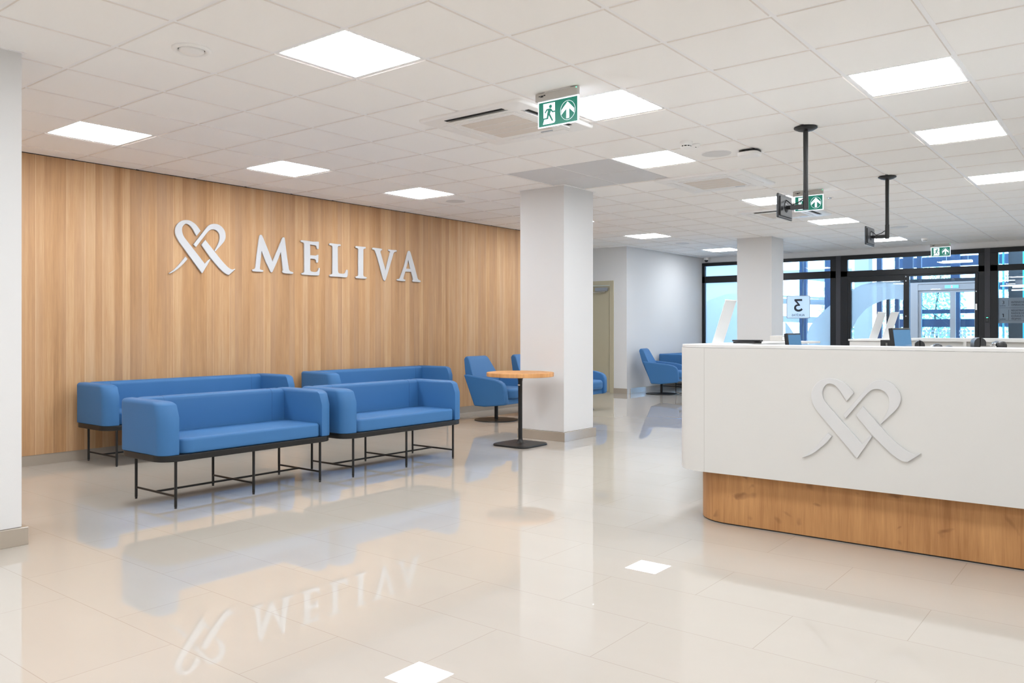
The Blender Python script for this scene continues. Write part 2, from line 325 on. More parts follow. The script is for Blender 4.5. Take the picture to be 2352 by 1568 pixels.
# outlines of the lettering, emblems and glass films (metres)
SH={
'M':[[(3.0832,1.8554),(3.0839,1.8574),(3.0846,1.8595),(3.0886,1.8614),(3.0926,1.8632),(3.1008,1.865),(3.109,1.867),(3.115,1.8702),(3.1207,1.8738),(3.1239,1.8841),(3.1264,1.8945),(3.1419,2.0238),(3.1656,2.189),(3.1751,2.2348),(3.1781,2.2409),(3.1822,2.2469),(3.1941,2.2516),(3.1995,2.2506),(3.2046,2.2489),(3.2097,2.2442),(3.2132,2.2382),(3.266,2.1358),(3.3065,2.0503),(3.3461,1.9638),(3.3744,2.0218),(3.4026,2.0801),(3.4722,2.2301),(3.4769,2.238),(3.4822,2.2457),(3.4947,2.251),(3.5048,2.2486),(3.5083,2.2422),(3.5108,2.2356),(3.5224,2.1566),(3.5322,2.0899),(3.5426,2.0231),(3.5654,1.8979),(3.5679,1.8881),(3.573,1.8793),(3.5799,1.8732),(3.5883,1.8687),(3.5996,1.8662),(3.6113,1.8645),(3.6182,1.8622),(3.6251,1.8597),(3.6266,1.8504),(3.619,1.8415),(3.6113,1.8402),(3.6036,1.8394),(3.5325,1.8403),(3.5117,1.8402),(3.4922,1.8431),(3.4853,1.8459),(3.4797,1.85),(3.4776,1.8544),(3.4762,1.859),(3.4793,1.8638),(3.4822,1.8686),(3.4849,1.8724),(3.4862,1.8764),(3.4772,1.943),(3.4673,2.0116),(3.4572,2.0801),(3.4304,2.0194),(3.4026,1.9592),(3.3559,1.8689),(3.3519,1.8589),(3.3461,1.8497),(3.3403,1.8456),(3.3339,1.842),(3.3276,1.8439),(3.3217,1.8463),(3.3144,1.8554),(3.3096,1.8663),(3.2563,1.958),(3.2291,2.0165),(3.2036,2.0754),(3.1976,2.0248),(3.1917,1.9742),(3.1808,1.8794),(3.1829,1.8732),(3.1869,1.8674),(3.1976,1.8649),(3.2084,1.8625),(3.2155,1.8615),(3.2227,1.8605),(3.2266,1.8533),(3.2227,1.8441),(3.2168,1.8422),(3.2108,1.8409),(3.1514,1.8393),(3.0949,1.8406),(3.09,1.8427),(3.0856,1.8462),(3.0839,1.8507)]],
'E':[[(3.7276,2.2268),(3.7328,2.2345),(3.7392,2.2374),(3.7459,2.2391),(3.8222,2.2392),(3.8647,2.2368),(3.9077,2.2356),(3.978,2.2425),(3.9843,2.2424),(3.9905,2.2418),(3.9923,2.2358),(3.9932,2.2298),(3.99,2.1638),(3.9885,2.1596),(3.9862,2.1556),(3.9753,2.1517),(3.9644,2.1574),(3.9624,2.1683),(3.959,2.1788),(3.9555,2.1844),(3.9509,2.1891),(3.9433,2.1927),(3.9346,2.1943),(3.8648,2.1982),(3.8664,2.0725),(3.9509,2.0755),(3.9578,2.0785),(3.9644,2.0831),(3.9711,2.0858),(3.978,2.0884),(3.9862,2.0824),(3.9834,2.0187),(3.9819,2.0077),(3.9796,1.9966),(3.9671,1.9897),(3.9536,1.9949),(3.9526,2.006),(3.9498,2.0165),(3.944,2.0233),(3.9373,2.0296),(3.928,2.0315),(3.9184,2.0327),(3.8675,2.0336),(3.8648,1.9111),(3.8668,1.9014),(3.8702,1.8919),(3.8766,1.8876),(3.8835,1.884),(3.8953,1.8816),(3.9077,1.881),(3.9266,1.8801),(3.9454,1.8817),(3.9568,1.8843),(3.9671,1.8886),(3.9751,1.896),(3.9807,1.9047),(3.9842,1.9157),(3.9862,1.9269),(3.9943,1.9327),(4.0053,1.9303),(4.0065,1.9226),(4.0069,1.915),(3.9998,1.8576),(3.9965,1.8506),(3.9916,1.844),(3.9849,1.8414),(3.978,1.8398),(3.8755,1.8379),(3.759,1.8396),(3.7509,1.8412),(3.7432,1.8439),(3.7406,1.8523),(3.7485,1.8601),(3.7592,1.861),(3.7695,1.8634),(3.775,1.8673),(3.78,1.8717),(3.7816,1.8782),(3.7826,1.8848),(3.78,2.1904),(3.779,2.1978),(3.7773,2.2052),(3.771,2.2099),(3.7642,2.214),(3.7509,2.2152),(3.738,2.2169),(3.7324,2.2215)]],
'L':[[(4.1441,2.2231),(4.1521,2.236),(4.1616,2.2384),(4.171,2.2397),(4.2387,2.2378),(4.3141,2.2381),(4.3265,2.2289),(4.3175,2.2157),(4.29,2.2135),(4.2783,2.2034),(4.277,2.1931),(4.2763,2.1828),(4.2797,1.9247),(4.2801,1.9094),(4.2852,1.8954),(4.2923,1.8893),(4.3003,1.8838),(4.321,1.8828),(4.3417,1.8823),(4.3593,1.8819),(4.3764,1.8842),(4.3872,1.8896),(4.3974,1.8962),(4.4008,1.912),(4.4078,1.9266),(4.4136,1.9312),(4.4198,1.9355),(4.4345,1.9282),(4.4336,1.909),(4.4324,1.8899),(4.4318,1.8747),(4.4289,1.8598),(4.424,1.8512),(4.4184,1.8429),(4.4079,1.8398),(4.3974,1.838),(4.3072,1.84),(4.171,1.8384),(4.1625,1.8397),(4.1542,1.8418),(4.1508,1.8518),(4.1555,1.8571),(4.1609,1.8619),(4.1737,1.8662),(4.1878,1.8687),(4.1929,1.8741),(4.196,1.8798),(4.1966,2.198),(4.1926,2.2047),(4.1858,2.2105),(4.1542,2.2132)]],
'I':[[(4.5544,2.2255),(4.5637,2.2367),(4.5762,2.2372),(4.5888,2.2376),(4.6177,2.2373),(4.6467,2.2367),(4.7161,2.2384),(4.7271,2.2292),(4.7197,2.2175),(4.6941,2.211),(4.6881,2.2047),(4.6846,2.1981),(4.6831,1.8868),(4.6864,1.8771),(4.6919,1.8678),(4.7057,1.8647),(4.7197,1.862),(4.73,1.8605),(4.7403,1.8591),(4.7403,1.8479),(4.7234,1.8376),(4.6922,1.8371),(4.6612,1.8368),(4.5709,1.8384),(4.5579,1.8472),(4.5615,1.8584),(4.5888,1.8642),(4.5969,1.8716),(4.6018,1.8797),(4.6018,2.1972),(4.5983,2.2041),(4.5924,2.2103),(4.5637,2.2147)]],
'V':[[(4.8272,2.2259),(4.8346,2.236),(4.8459,2.2382),(4.8571,2.2395),(4.9898,2.2375),(4.9974,2.234),(5.0036,2.2283),(4.9959,2.2163),(4.9783,2.2104),(4.9753,2.204),(4.9729,2.1975),(4.9755,2.1834),(4.9821,2.1698),(5.0606,1.961),(5.1369,2.1926),(5.139,2.1999),(5.1408,2.2073),(5.1351,2.2107),(5.1291,2.2139),(5.1195,2.2168),(5.1095,2.2193),(5.1056,2.2304),(5.1212,2.2385),(5.1486,2.2376),(5.1761,2.237),(5.2474,2.2396),(5.2617,2.2308),(5.2514,2.2155),(5.2371,2.2145),(5.2236,2.2117),(5.215,2.2068),(5.2077,2.2007),(5.1977,2.1849),(5.1919,2.1678),(5.1291,2.008),(5.0668,1.8498),(5.0583,1.8384),(5.0475,1.8277),(5.0374,1.8318),(5.0282,1.8365),(5.0182,1.8494),(5.0128,1.8643),(4.944,2.0536),(4.9246,2.1065),(4.9023,2.1583),(4.8759,2.2043),(4.8696,2.2095),(4.8609,2.2128),(4.8481,2.2147),(4.8346,2.2152)]],
'A':[[(5.2609,1.8534),(5.2713,1.8626),(5.3033,1.8671),(5.3145,1.8774),(5.3234,1.8885),(5.3922,2.0356),(5.4535,2.216),(5.4592,2.2283),(5.4658,2.2405),(5.4822,2.2488),(5.4908,2.2455),(5.4987,2.2418),(5.5093,2.2293),(5.5153,2.2146),(5.5902,2.0357),(5.6406,1.8955),(5.6501,1.881),(5.666,1.8699),(5.6813,1.8665),(5.6956,1.8623),(5.7003,1.8573),(5.7041,1.8519),(5.6914,1.8393),(5.6744,1.8386),(5.6575,1.8384),(5.5568,1.8409),(5.546,1.8493),(5.5501,1.8614),(5.561,1.8678),(5.5582,1.8766),(5.5551,1.8853),(5.5219,1.9695),(5.4142,1.9676),(5.4028,1.943),(5.3922,1.9183),(5.3846,1.896),(5.3776,1.8736),(5.3826,1.8693),(5.3881,1.8654),(5.3999,1.8623),(5.4126,1.8607),(5.4166,1.8491),(5.4044,1.8398),(5.3861,1.8385),(5.3679,1.8381),(5.2753,1.8413),(5.269,1.8433),(5.2633,1.8465)],
[(5.4699,2.1258),(5.4289,2.0084),(5.5095,2.009)]],
'heart_wall':[[(2.4675,2.2247),(2.4561,2.2395),(2.4446,2.2543),(2.4322,2.2683),(2.4237,2.2769),(2.4148,2.2851),(2.4052,2.2926),(2.3953,2.2991),(2.3848,2.3049),(2.3739,2.31),(2.3638,2.3141),(2.3535,2.3176),(2.3428,2.32),(2.3311,2.3212),(2.3193,2.3212),(2.3074,2.3204),(2.2955,2.3187),(2.2837,2.3162),(2.2722,2.3126),(2.2616,2.308),(2.2514,2.3025),(2.2417,2.2963),(2.2315,2.2886),(2.222,2.2802),(2.2135,2.2709),(2.2061,2.2607),(2.1999,2.2498),(2.1949,2.2385),(2.1911,2.2263),(2.1887,2.2138),(2.1876,2.2012),(2.1876,2.1917),(2.1883,2.1823),(2.1897,2.173),(2.1919,2.1636),(2.1948,2.1543),(2.1983,2.1453),(2.2029,2.1361),(2.2081,2.1271),(2.2135,2.1182),(2.2195,2.1076),(2.2258,2.0972),(2.233,2.0873),(2.4798,1.7886),(2.4889,1.7891),(2.5462,1.8783),(2.5809,1.9374),(2.5763,1.9413),(2.5677,1.936),(2.5591,1.9307),(2.5509,1.9249),(2.5384,1.9131),(2.5274,1.9),(2.5164,1.887),(2.2986,2.1298),(2.2904,2.1395),(2.2829,2.1497),(2.2766,2.1606),(2.2721,2.1708),(2.2684,2.1814),(2.2657,2.1923),(2.2636,2.203),(2.2623,2.2138),(2.2626,2.2248),(2.2638,2.2326),(2.2658,2.2404),(2.2687,2.2479),(2.2727,2.255),(2.2775,2.2618),(2.2832,2.2678),(2.2899,2.2731),(2.2972,2.2775),(2.3052,2.2803),(2.3126,2.2809),(2.3201,2.2801),(2.3272,2.2784),(2.336,2.2749),(2.3441,2.2699),(2.3516,2.2644),(2.3614,2.2558),(2.3702,2.2462),(2.3784,2.236),(2.3879,2.2221),(2.3963,2.2074),(2.4052,2.193),(2.4111,2.1848),(2.4172,2.1767),(2.4232,2.1685)],
[(2.3873,2.0775),(2.5232,2.2501),(2.5319,2.2612),(2.5408,2.2722),(2.5509,2.2823),(2.5609,2.2906),(2.5717,2.2982),(2.5832,2.3045),(2.5968,2.3092),(2.6109,2.3121),(2.6252,2.3138),(2.6378,2.3147),(2.6504,2.3147),(2.6627,2.3134),(2.676,2.3102),(2.6887,2.3054),(2.7005,2.2993),(2.7109,2.2927),(2.7205,2.285),(2.7291,2.2766),(2.7377,2.266),(2.7449,2.2545),(2.7506,2.2423),(2.7543,2.23),(2.7566,2.2173),(2.7577,2.2044),(2.7581,2.1944),(2.7578,2.1843),(2.7563,2.1743),(2.7531,2.1636),(2.7487,2.1533),(2.7434,2.1432),(2.7349,2.1304),(2.7249,2.1184),(2.7148,2.1066),(2.6392,2.0262),(2.6299,2.0254),(2.6275,2.0316),(2.6674,2.1027),(2.6727,2.1143),(2.6776,2.126),(2.6816,2.1379),(2.6846,2.1507),(2.6866,2.1637),(2.6873,2.1767),(2.6871,2.1867),(2.6862,2.1966),(2.684,2.2062),(2.6798,2.2156),(2.6743,2.2244),(2.6674,2.2323),(2.6604,2.2386),(2.6526,2.244),(2.6439,2.2483),(2.6342,2.2513),(2.624,2.2531),(2.6135,2.2534),(2.6032,2.2525),(2.593,2.2503),(2.5832,2.2467),(2.575,2.2421),(2.5673,2.2366),(2.5601,2.2306),(2.5518,2.2227),(2.5442,2.2141),(2.537,2.2053),(2.4165,2.0521)],
[(2.4766,2.0819),(2.5223,2.136),(2.6533,1.9954),(2.672,1.9753),(2.6907,1.9552),(2.71,1.9355),(2.7255,1.9206),(2.7413,1.9058),(2.7577,1.8916),(2.77,1.8811),(2.7826,1.8708),(2.7962,1.8617),(2.8054,1.8565),(2.815,1.8517),(2.8253,1.8483),(2.8332,1.8468),(2.8414,1.8459),(2.8496,1.8463),(2.8571,1.8483),(2.8643,1.8514),(2.8715,1.8545),(2.8755,1.85),(2.8011,1.7876),(2.7968,1.7858),(2.7917,1.7856),(2.7866,1.7859),(2.7782,1.7873),(2.7703,1.79),(2.7625,1.7933),(2.749,1.8),(2.7364,1.8082),(2.7243,1.8168),(2.7078,1.8295),(2.6921,1.843),(2.6769,1.8567),(2.6559,1.8763),(2.6357,1.8963),(2.6158,1.9165),(2.6014,1.9308),(2.5872,1.9451),(2.574,1.9601)],
[(2.2999,1.9471),(2.3233,1.9241),(2.3122,1.9109),(2.3012,1.8978),(2.2898,1.8849),(2.277,1.8714),(2.2638,1.8583),(2.2504,1.8456),(2.2363,1.8327),(2.2219,1.8202),(2.207,1.8083),(2.193,1.7981),(2.1787,1.7884),(2.1639,1.7795),(2.1527,1.7735),(2.1412,1.7679),(2.1297,1.7622),(2.1212,1.767),(2.1596,1.7934),(2.1745,1.8058),(2.1888,1.8189),(2.2027,1.8325),(2.2175,1.8479),(2.2319,1.8638),(2.246,1.88),(2.2643,1.9021),(2.2821,1.9246)]],
'heart_desk':[[(-2.59,0.8548),(-2.5842,0.8644),(-2.5784,0.874),(-2.5718,0.883),(-2.5647,0.8906),(-2.557,0.8975),(-2.5488,0.9039),(-2.5414,0.909),(-2.5337,0.9137),(-2.5257,0.9178),(-2.5182,0.921),(-2.5104,0.9238),(-2.5025,0.9261),(-2.4948,0.928),(-2.487,0.9294),(-2.4791,0.9305),(-2.472,0.9311),(-2.4648,0.9314),(-2.4576,0.9313),(-2.4503,0.9306),(-2.443,0.9294),(-2.4359,0.9276),(-2.4284,0.9252),(-2.4211,0.9223),(-2.414,0.9187),(-2.407,0.9142),(-2.4004,0.9092),(-2.3941,0.9036),(-2.3875,0.8967),(-2.3814,0.8892),(-2.3761,0.8812),(-2.3717,0.8736),(-2.3678,0.8656),(-2.3648,0.8574),(-2.3628,0.8499),(-2.3615,0.8423),(-2.3607,0.8347),(-2.3606,0.8272),(-2.3611,0.8197),(-2.362,0.8122),(-2.3634,0.804),(-2.3654,0.7959),(-2.368,0.788),(-2.3715,0.7798),(-2.3756,0.7718),(-2.3801,0.7642),(-2.3857,0.7554),(-2.3918,0.747),(-2.3981,0.7387),(-2.4065,0.7285),(-2.4152,0.7186),(-2.424,0.7087),(-2.6085,0.4974),(-2.6862,0.6245),(-2.6806,0.6291),(-2.6732,0.6221),(-2.6657,0.615),(-2.6584,0.6077),(-2.6501,0.5983),(-2.6421,0.5886),(-2.6341,0.5788),(-2.4576,0.7748),(-2.4514,0.7817),(-2.4454,0.7887),(-2.4398,0.7961),(-2.4354,0.803),(-2.4313,0.8102),(-2.4279,0.8177),(-2.4258,0.8243),(-2.4242,0.831),(-2.4232,0.8378),(-2.4226,0.8445),(-2.4226,0.8513),(-2.4232,0.8581),(-2.4246,0.8652),(-2.4269,0.8721),(-2.4299,0.8787),(-2.4333,0.8841),(-2.4372,0.8891),(-2.4418,0.8934),(-2.4467,0.8969),(-2.452,0.8996),(-2.4576,0.9014),(-2.4628,0.9019),(-2.4681,0.9017),(-2.4733,0.9008),(-2.4794,0.8989),(-2.4853,0.8961),(-2.4908,0.8927),(-2.4964,0.8883),(-2.5015,0.8833),(-2.5064,0.8781),(-2.5111,0.8725),(-2.5156,0.8666),(-2.5199,0.8607),(-2.5266,0.8511),(-2.5329,0.8413),(-2.5392,0.8316),(-2.544,0.8242),(-2.5487,0.8169),(-2.5534,0.8096)],
[(-2.5346,0.7305),(-2.6059,0.8211),(-2.6167,0.8339),(-2.6275,0.8466),(-2.6379,0.8595),(-2.6447,0.8693),(-2.6514,0.8792),(-2.6584,0.8888),(-2.6653,0.8975),(-2.6726,0.9059),(-2.6806,0.9133),(-2.6876,0.9185),(-2.695,0.9231),(-2.7028,0.9268),(-2.7111,0.9295),(-2.7197,0.9312),(-2.7284,0.9321),(-2.737,0.9322),(-2.7455,0.9315),(-2.7538,0.9299),(-2.7626,0.9273),(-2.771,0.9236),(-2.7791,0.9193),(-2.7867,0.9145),(-2.7939,0.909),(-2.8006,0.9029),(-2.8072,0.8954),(-2.8132,0.8873),(-2.8184,0.8786),(-2.8227,0.8708),(-2.8265,0.8628),(-2.8291,0.8542),(-2.83,0.8479),(-2.8303,0.8415),(-2.8302,0.835),(-2.8293,0.8272),(-2.8277,0.8194),(-2.8256,0.8118),(-2.8226,0.8036),(-2.819,0.7957),(-2.8149,0.7881),(-2.8084,0.7788),(-2.801,0.7702),(-2.7935,0.7617),(-2.7852,0.7527),(-2.7768,0.7438),(-2.7683,0.7349),(-2.7302,0.6935),(-2.7291,0.6973),(-2.7313,0.702),(-2.7334,0.7067),(-2.7357,0.7114),(-2.7404,0.7202),(-2.7455,0.7288),(-2.7502,0.7376),(-2.7541,0.7455),(-2.7577,0.7535),(-2.7611,0.7616),(-2.7645,0.7707),(-2.7676,0.7799),(-2.7701,0.7893),(-2.772,0.7983),(-2.7733,0.8074),(-2.7737,0.8166),(-2.7733,0.8244),(-2.7721,0.8321),(-2.7701,0.8396),(-2.7676,0.8456),(-2.7646,0.8512),(-2.7611,0.8566),(-2.7567,0.862),(-2.7519,0.867),(-2.7466,0.8714),(-2.7409,0.875),(-2.7348,0.878),(-2.7284,0.8803),(-2.7212,0.8818),(-2.7139,0.8825),(-2.7064,0.8824),(-2.7002,0.8817),(-2.694,0.8805),(-2.688,0.8784),(-2.6828,0.8755),(-2.6779,0.8718),(-2.6732,0.8679),(-2.6667,0.8615),(-2.6606,0.8545),(-2.6547,0.8474),(-2.6458,0.8372),(-2.637,0.827),(-2.6285,0.8164),(-2.5488,0.7131)],
[(-2.6021,0.7338),(-2.6379,0.7846),(-2.6677,0.7513),(-2.6973,0.7183),(-2.7266,0.6854),(-2.7404,0.6694),(-2.7541,0.6535),(-2.7683,0.6381),(-2.78,0.6265),(-2.792,0.6152),(-2.8042,0.6044),(-2.8158,0.5948),(-2.8276,0.5856),(-2.8397,0.5768),(-2.8489,0.5705),(-2.8582,0.5644),(-2.8679,0.5591),(-2.8758,0.5553),(-2.8839,0.552),(-2.8923,0.55),(-2.8981,0.5495),(-2.9039,0.5496),(-2.9097,0.5501),(-2.9155,0.5511),(-2.9213,0.5526),(-2.927,0.554),(-2.8626,0.5032),(-2.8561,0.5034),(-2.8497,0.5036),(-2.8433,0.5043),(-2.836,0.5061),(-2.8289,0.5087),(-2.822,0.5118),(-2.8146,0.5163),(-2.8076,0.5216),(-2.8006,0.527),(-2.7909,0.5343),(-2.7813,0.5417),(-2.7719,0.5494),(-2.7583,0.5614),(-2.7451,0.5738),(-2.732,0.5866),(-2.7178,0.6007),(-2.7038,0.6151),(-2.6899,0.6299),(-2.6602,0.6635),(-2.6313,0.6985)],
[(-2.4517,0.6256),(-2.474,0.6096),(-2.468,0.6005),(-2.462,0.5914),(-2.4556,0.5826),(-2.4481,0.5735),(-2.4402,0.5648),(-2.4319,0.5563),(-2.4229,0.5478),(-2.4135,0.5396),(-2.4041,0.5314),(-2.3936,0.522),(-2.3831,0.5127),(-2.372,0.504),(-2.3629,0.4979),(-2.3534,0.4922),(-2.3438,0.487),(-2.3331,0.4819),(-2.3221,0.4773),(-2.3112,0.4727),(-2.3087,0.4741),(-2.3178,0.4808),(-2.3269,0.4874),(-2.3356,0.4944),(-2.3454,0.5032),(-2.3547,0.5124),(-2.364,0.5216),(-2.3735,0.5312),(-2.383,0.5408),(-2.3921,0.5507),(-2.4017,0.5622),(-2.4109,0.574),(-2.42,0.5857),(-2.4306,0.599),(-2.4411,0.6123)]],
'film1':[[(1.0009,1.7457),(1.0009,0.7227),(1.9861,0.7044),(1.9861,1.3646),(1.9658,1.3379),(1.9454,1.3112),(1.9253,1.2844),(1.9056,1.2574),(1.8824,1.2247),(1.8597,1.1917),(1.8377,1.1583),(1.8167,1.1243),(1.7876,1.0704),(1.7614,1.015),(1.7364,0.9592),(1.7109,0.9038),(1.5189,0.906),(1.5273,0.9497),(1.537,0.9933),(1.5441,1.0371),(1.5449,1.0812),(1.5404,1.115),(1.5327,1.1483),(1.5225,1.181),(1.5103,1.2129),(1.4909,1.2525),(1.4676,1.2901),(1.442,1.3262),(1.4154,1.3613),(1.3814,1.4026),(1.3452,1.4417),(1.3078,1.4795),(1.2701,1.5168),(1.239,1.5476),(1.2076,1.578),(1.1757,1.6076),(1.1432,1.6363),(1.1083,1.6648),(1.0725,1.6921),(1.0366,1.7188)]],
'film2':[[(0.6842,1.9685),(0.645,1.9892),(0.6061,2.0104),(0.5669,2.0306),(0.5267,2.0482),(0.4779,2.0653),(0.4282,2.0794),(0.378,2.0909),(0.3277,2.1002),(0.2885,2.1059),(0.2492,2.11),(0.2099,2.1131),(0.1706,2.1155),(0.1317,2.1174),(0.0929,2.1186),(0.0542,2.119),(0.0155,2.1182),(-0.023,2.1162),(-0.0614,2.1131),(-0.0996,2.1091),(-0.1377,2.1044),(-0.1681,2.0998),(-0.1985,2.0945),(-0.2287,2.089),(-0.2589,2.0836),(-0.2589,1.7442),(-0.2288,1.7527),(-0.1987,1.7617),(-0.1684,1.7698),(-0.1377,1.7756),(-0.1091,1.7785),(-0.0805,1.7799),(-0.0517,1.7798),(-0.0229,1.7782),(0.0102,1.7744),(0.0431,1.7685),(0.0759,1.761),(0.1084,1.7521),(0.1442,1.7408),(0.1795,1.7276),(0.2145,1.7129),(0.2489,1.6967),(0.29,1.6757),(0.3304,1.6527),(0.3695,1.6273),(0.4069,1.599),(0.4515,1.5585),(0.4926,1.5136),(0.531,1.4656),(0.5669,1.4155),(0.5994,1.3629),(0.6283,1.3078),(0.6559,1.2516),(0.6842,1.1957)]],
'film0':[[(3.7339,1.7834),(3.6836,1.8093),(3.6337,1.8357),(3.5835,1.8608),(3.532,1.8831),(3.4711,1.905),(3.4092,1.9237),(3.3466,1.9394),(3.2835,1.9521),(3.2178,1.9619),(3.1518,1.9685),(3.0858,1.9721),(3.0199,1.9729),(2.9522,1.9707),(2.8848,1.9654),(2.818,1.9574),(2.7517,1.9472),(2.6801,1.9325),(2.6096,1.9143),(2.5397,1.8948),(2.47,1.8761),(2.47,0.6954),(3.7339,0.6718)]],
}
def readX(X, y, z): return basis((X, y, z), (0, -1, 0), (0, 0, 1), (-1, 0, 0))       # text read from the room
def readXout(X, y, z): return basis((X, y, z), (0, 1, 0), (0, 0, 1), (1, 0, 0))       # text read from outside

# ================================================================== THE ROOM
WY = 3.88                                    # face of the oak wall
GX = 14.38                                   # glass wall
structure('floor', MB().box(-6, 21, -9, 5.6, -.12, 0), M_FLOOR)
# ceiling: tegular tiles in 600 mm grid
LIGHTS = [(.6, 2.4), (2.4, 2.4), (4.2, 2.4), (7.2, 2.4), (9.6, 2.4), (12.6, 2.4),
          (.6, -.6), (2.4, -1.2), (4.2, -.6), (7.2, -.6), (9.6, -.6), (12.6, -.6),
          (3.0, -3.0), (4.8, -3.0), (7.2, -3.0), (10.8, -3.6),
          (.6, -3.0), (-1.8, -3.0), (-1.8, -.6), (-1.8, 2.4), (-4.2, 2.4), (-4.2, -.6), (-4.2, -3.0),
          (-4.2, -6.0), (-1.8, -6.0), (.6, -6.0), (3.0, -6.0), (5.4, -6.0), (7.8, -6.0), (10.2, -6.0), (12.6, -6.0)]
LC = {(round(x/.6), round(y/.6)) for x, y in LIGHTS}
GREY = {(7, 0), (8, 0), (7, 1), (8, 1)}
G = .010
cb = MB(); zt, zg = CE, CE+.006
def cell(x0, x1, y0, y1, kind):
    if x1-x0 < .03 or y1-y0 < .03: return
    a = [(x0, y0), (x1, y0), (x1, y1), (x0, y1)]
    g = .012
    b = [(x0+g, y0+g), (x1-g, y0+g), (x1-g, y1-g), (x0+g, y1-g)]
    g2 = .016
    c = [(x0+g2, y0+g2), (x1-g2, y0+g2), (x1-g2, y1-g2), (x0+g2, y1-g2)]
    v = lambda P, z: [cb.b.verts.new((p[0], p[1], z)) for p in P]
    A, B = v(a, zg), v(b, zg)
    for i in range(4): cb.b.faces.new((A[i], B[i], B[(i+1) % 4], A[(i+1) % 4])).material_index = 2
    if kind: return
    Cc = v(c, zt)
    for i in range(4): cb.b.faces.new((B[i], Cc[i], Cc[(i+1) % 4], B[(i+1) % 4])).material_index = 1
    cb.b.faces.new(list(reversed(Cc)))
for i in range(-10, 24):
    for j in range(-15, 9):
        x0, x1, y0, y1 = i*.6, i*.6+.6, j*.6, j*.6+.6
        if j >= 6 and not (16 <= i <= 18):
            y1 = min(y1, WY); 
            if j > 6: continue
        x1 = min(x1, GX)
        if j > 6: x1 = min(x1, 11.1)
        cell(x0, x1, y0, y1, (i, j) in LC or (i, j) in GREY)
ceil_o = cb.build('ceiling', M_TILE); tag(ceil_o, kind='structure'); ceil_o.data.materials.append(M_EDGE); ceil_o.data.materials.append(M_GRID)
structure('ceiling_slab', MB().box(-6, GX, -9, 5.6, CE+.16, CE+.25), M_WALL)
# walls
structure('wall_wood', MB().box(-6, 9.3, WY, WY+.12, .095, CE-.004), M_WOOD)
structure('baseboard_wood', MB().box(-6, 9.3, WY+.004, WY+.12, 0, .095), M_BASE)
structure('trim_1', MB().box(-6, 9.3, WY-.001, WY+.02, CE-.003, CE+.012), M_FRAME)  # black strip standing in for the shadow line under the ceiling edge
structure('wall_recess_left', MB().box(9.3, 9.4, WY+.12, 5.5, 0, CE+.03), M_WALL)
structure('wall_recess_back', MB().box(9.3, 11.1, 5.3, 5.42, 0, CE+.03), M_WALL)
# wall with the beige door (face x = 11.1) and the white wall (face y = 3.8)
wd = MB()
wd.box(11.1, 11.22, 3.8, 4.078, 0, CE+.03); wd.box(11.1, 11.22, 5.14, 5.42, 0, CE+.03); wd.box(11.1, 11.22, 4.078, 5.14, 2.126, CE+.03)
structure('wall_door', wd, M_WALL)
structure('wall_left', MB().box(11.22, GX+.1, 3.8, 3.92, 0, CE+.03), M_WALL)
structure('baseboard_left', MB().box(11.22, GX-.02, 3.785, 3.80, 0, .095), M_BASE)
structure('baseboard_door', MB().box(11.085, 11.1, 3.785, 4.078, 0, .095), M_BASE)
structure('wall_back', MB().box(-6.12, -6, -9, WY+.12, 0, CE+.03), M_WALL)
structure('wall_right', MB().box(-6, GX+.12, -9.12, -9, 0, CE+.03), M_WALL)
structure('trim_2', MB().box(GX, GX+.16, -9, 3.8, 2.645, CE+.03), M_WALL)      # white band above the glass wall
# columns
def column(x0, x1, y0, y1, n):
    structure('column', MB().box(x0, x1, y0, y1, .1, CE+.03), M_COLUMN)
    sk = MB(); d = .026
    sk.box(x0-d, x1+d, y0-d, y1+d, 0, .098)
    structure('baseboard_column', sk, M_BASE, bevel=.002)
    t = MB(); e = .022
    t.box(x0-e, x1+e, y0-e, y0, CE-.003, CE+.004).box(x0-e, x1+e, y1, y1+e, CE-.003, CE+.004)
    t.box(x0-e, x0, y0, y1, CE-.003, CE+.004).box(x1, x1+e, y0, y1, CE-.003, CE+.004)
    structure('trim_%d' % n, t, M_GRID)
column(5.04, 5.62, 1.07, 1.66, 3)
column(11.13, 11.68, 1.06, 1.66, 4)
column(-.90, -.275, 1.11, 1.72, 5)
# door in the recess
dr = thing('door_1', (11.1, 4.078, 0), 'olive beige door with a chrome closer in the recess past the oak wall', 'door'); dr['kind'] = 'structure'
fb = MB().box(-.015, .10, 0, .085, 0, 2.126).box(-.015, .10, .977, 1.062, 0, 2.126).box(-.015, .10, .085, .977, 2.04, 2.126)
fb.build('door_frame', M_DOORB, dr, bevel=.003)
MB().box(.01, .055, .09, .972, .012, 2.035).build('door_leaf', M_DOORB, dr, bevel=.002)
MB().box(-.035, .01, .13, .40, 1.93, 2.0).build('door_closer', M_STEEL, dr, bevel=.006)
MB().path([(-.03, .17, 1.92), (-.05, .42, 1.905), (-.03, .62, 1.925)], .008).build('closer_arm', M_CHROME, dr)
MB().box(-.012, .08, .085, .977, 0, .012).build('light_gap_strip', M_CHROME, dr)  # added shiny strip, imitates the daylight showing beneath the door
hb = MB().tube((.01, .90, 1.05), (-.05, .90, 1.05), .009).tube((-.05, .90, 1.05), (-.05, .78, 1.05), .009)
hb.build('door_handle', M_CHROME, dr)

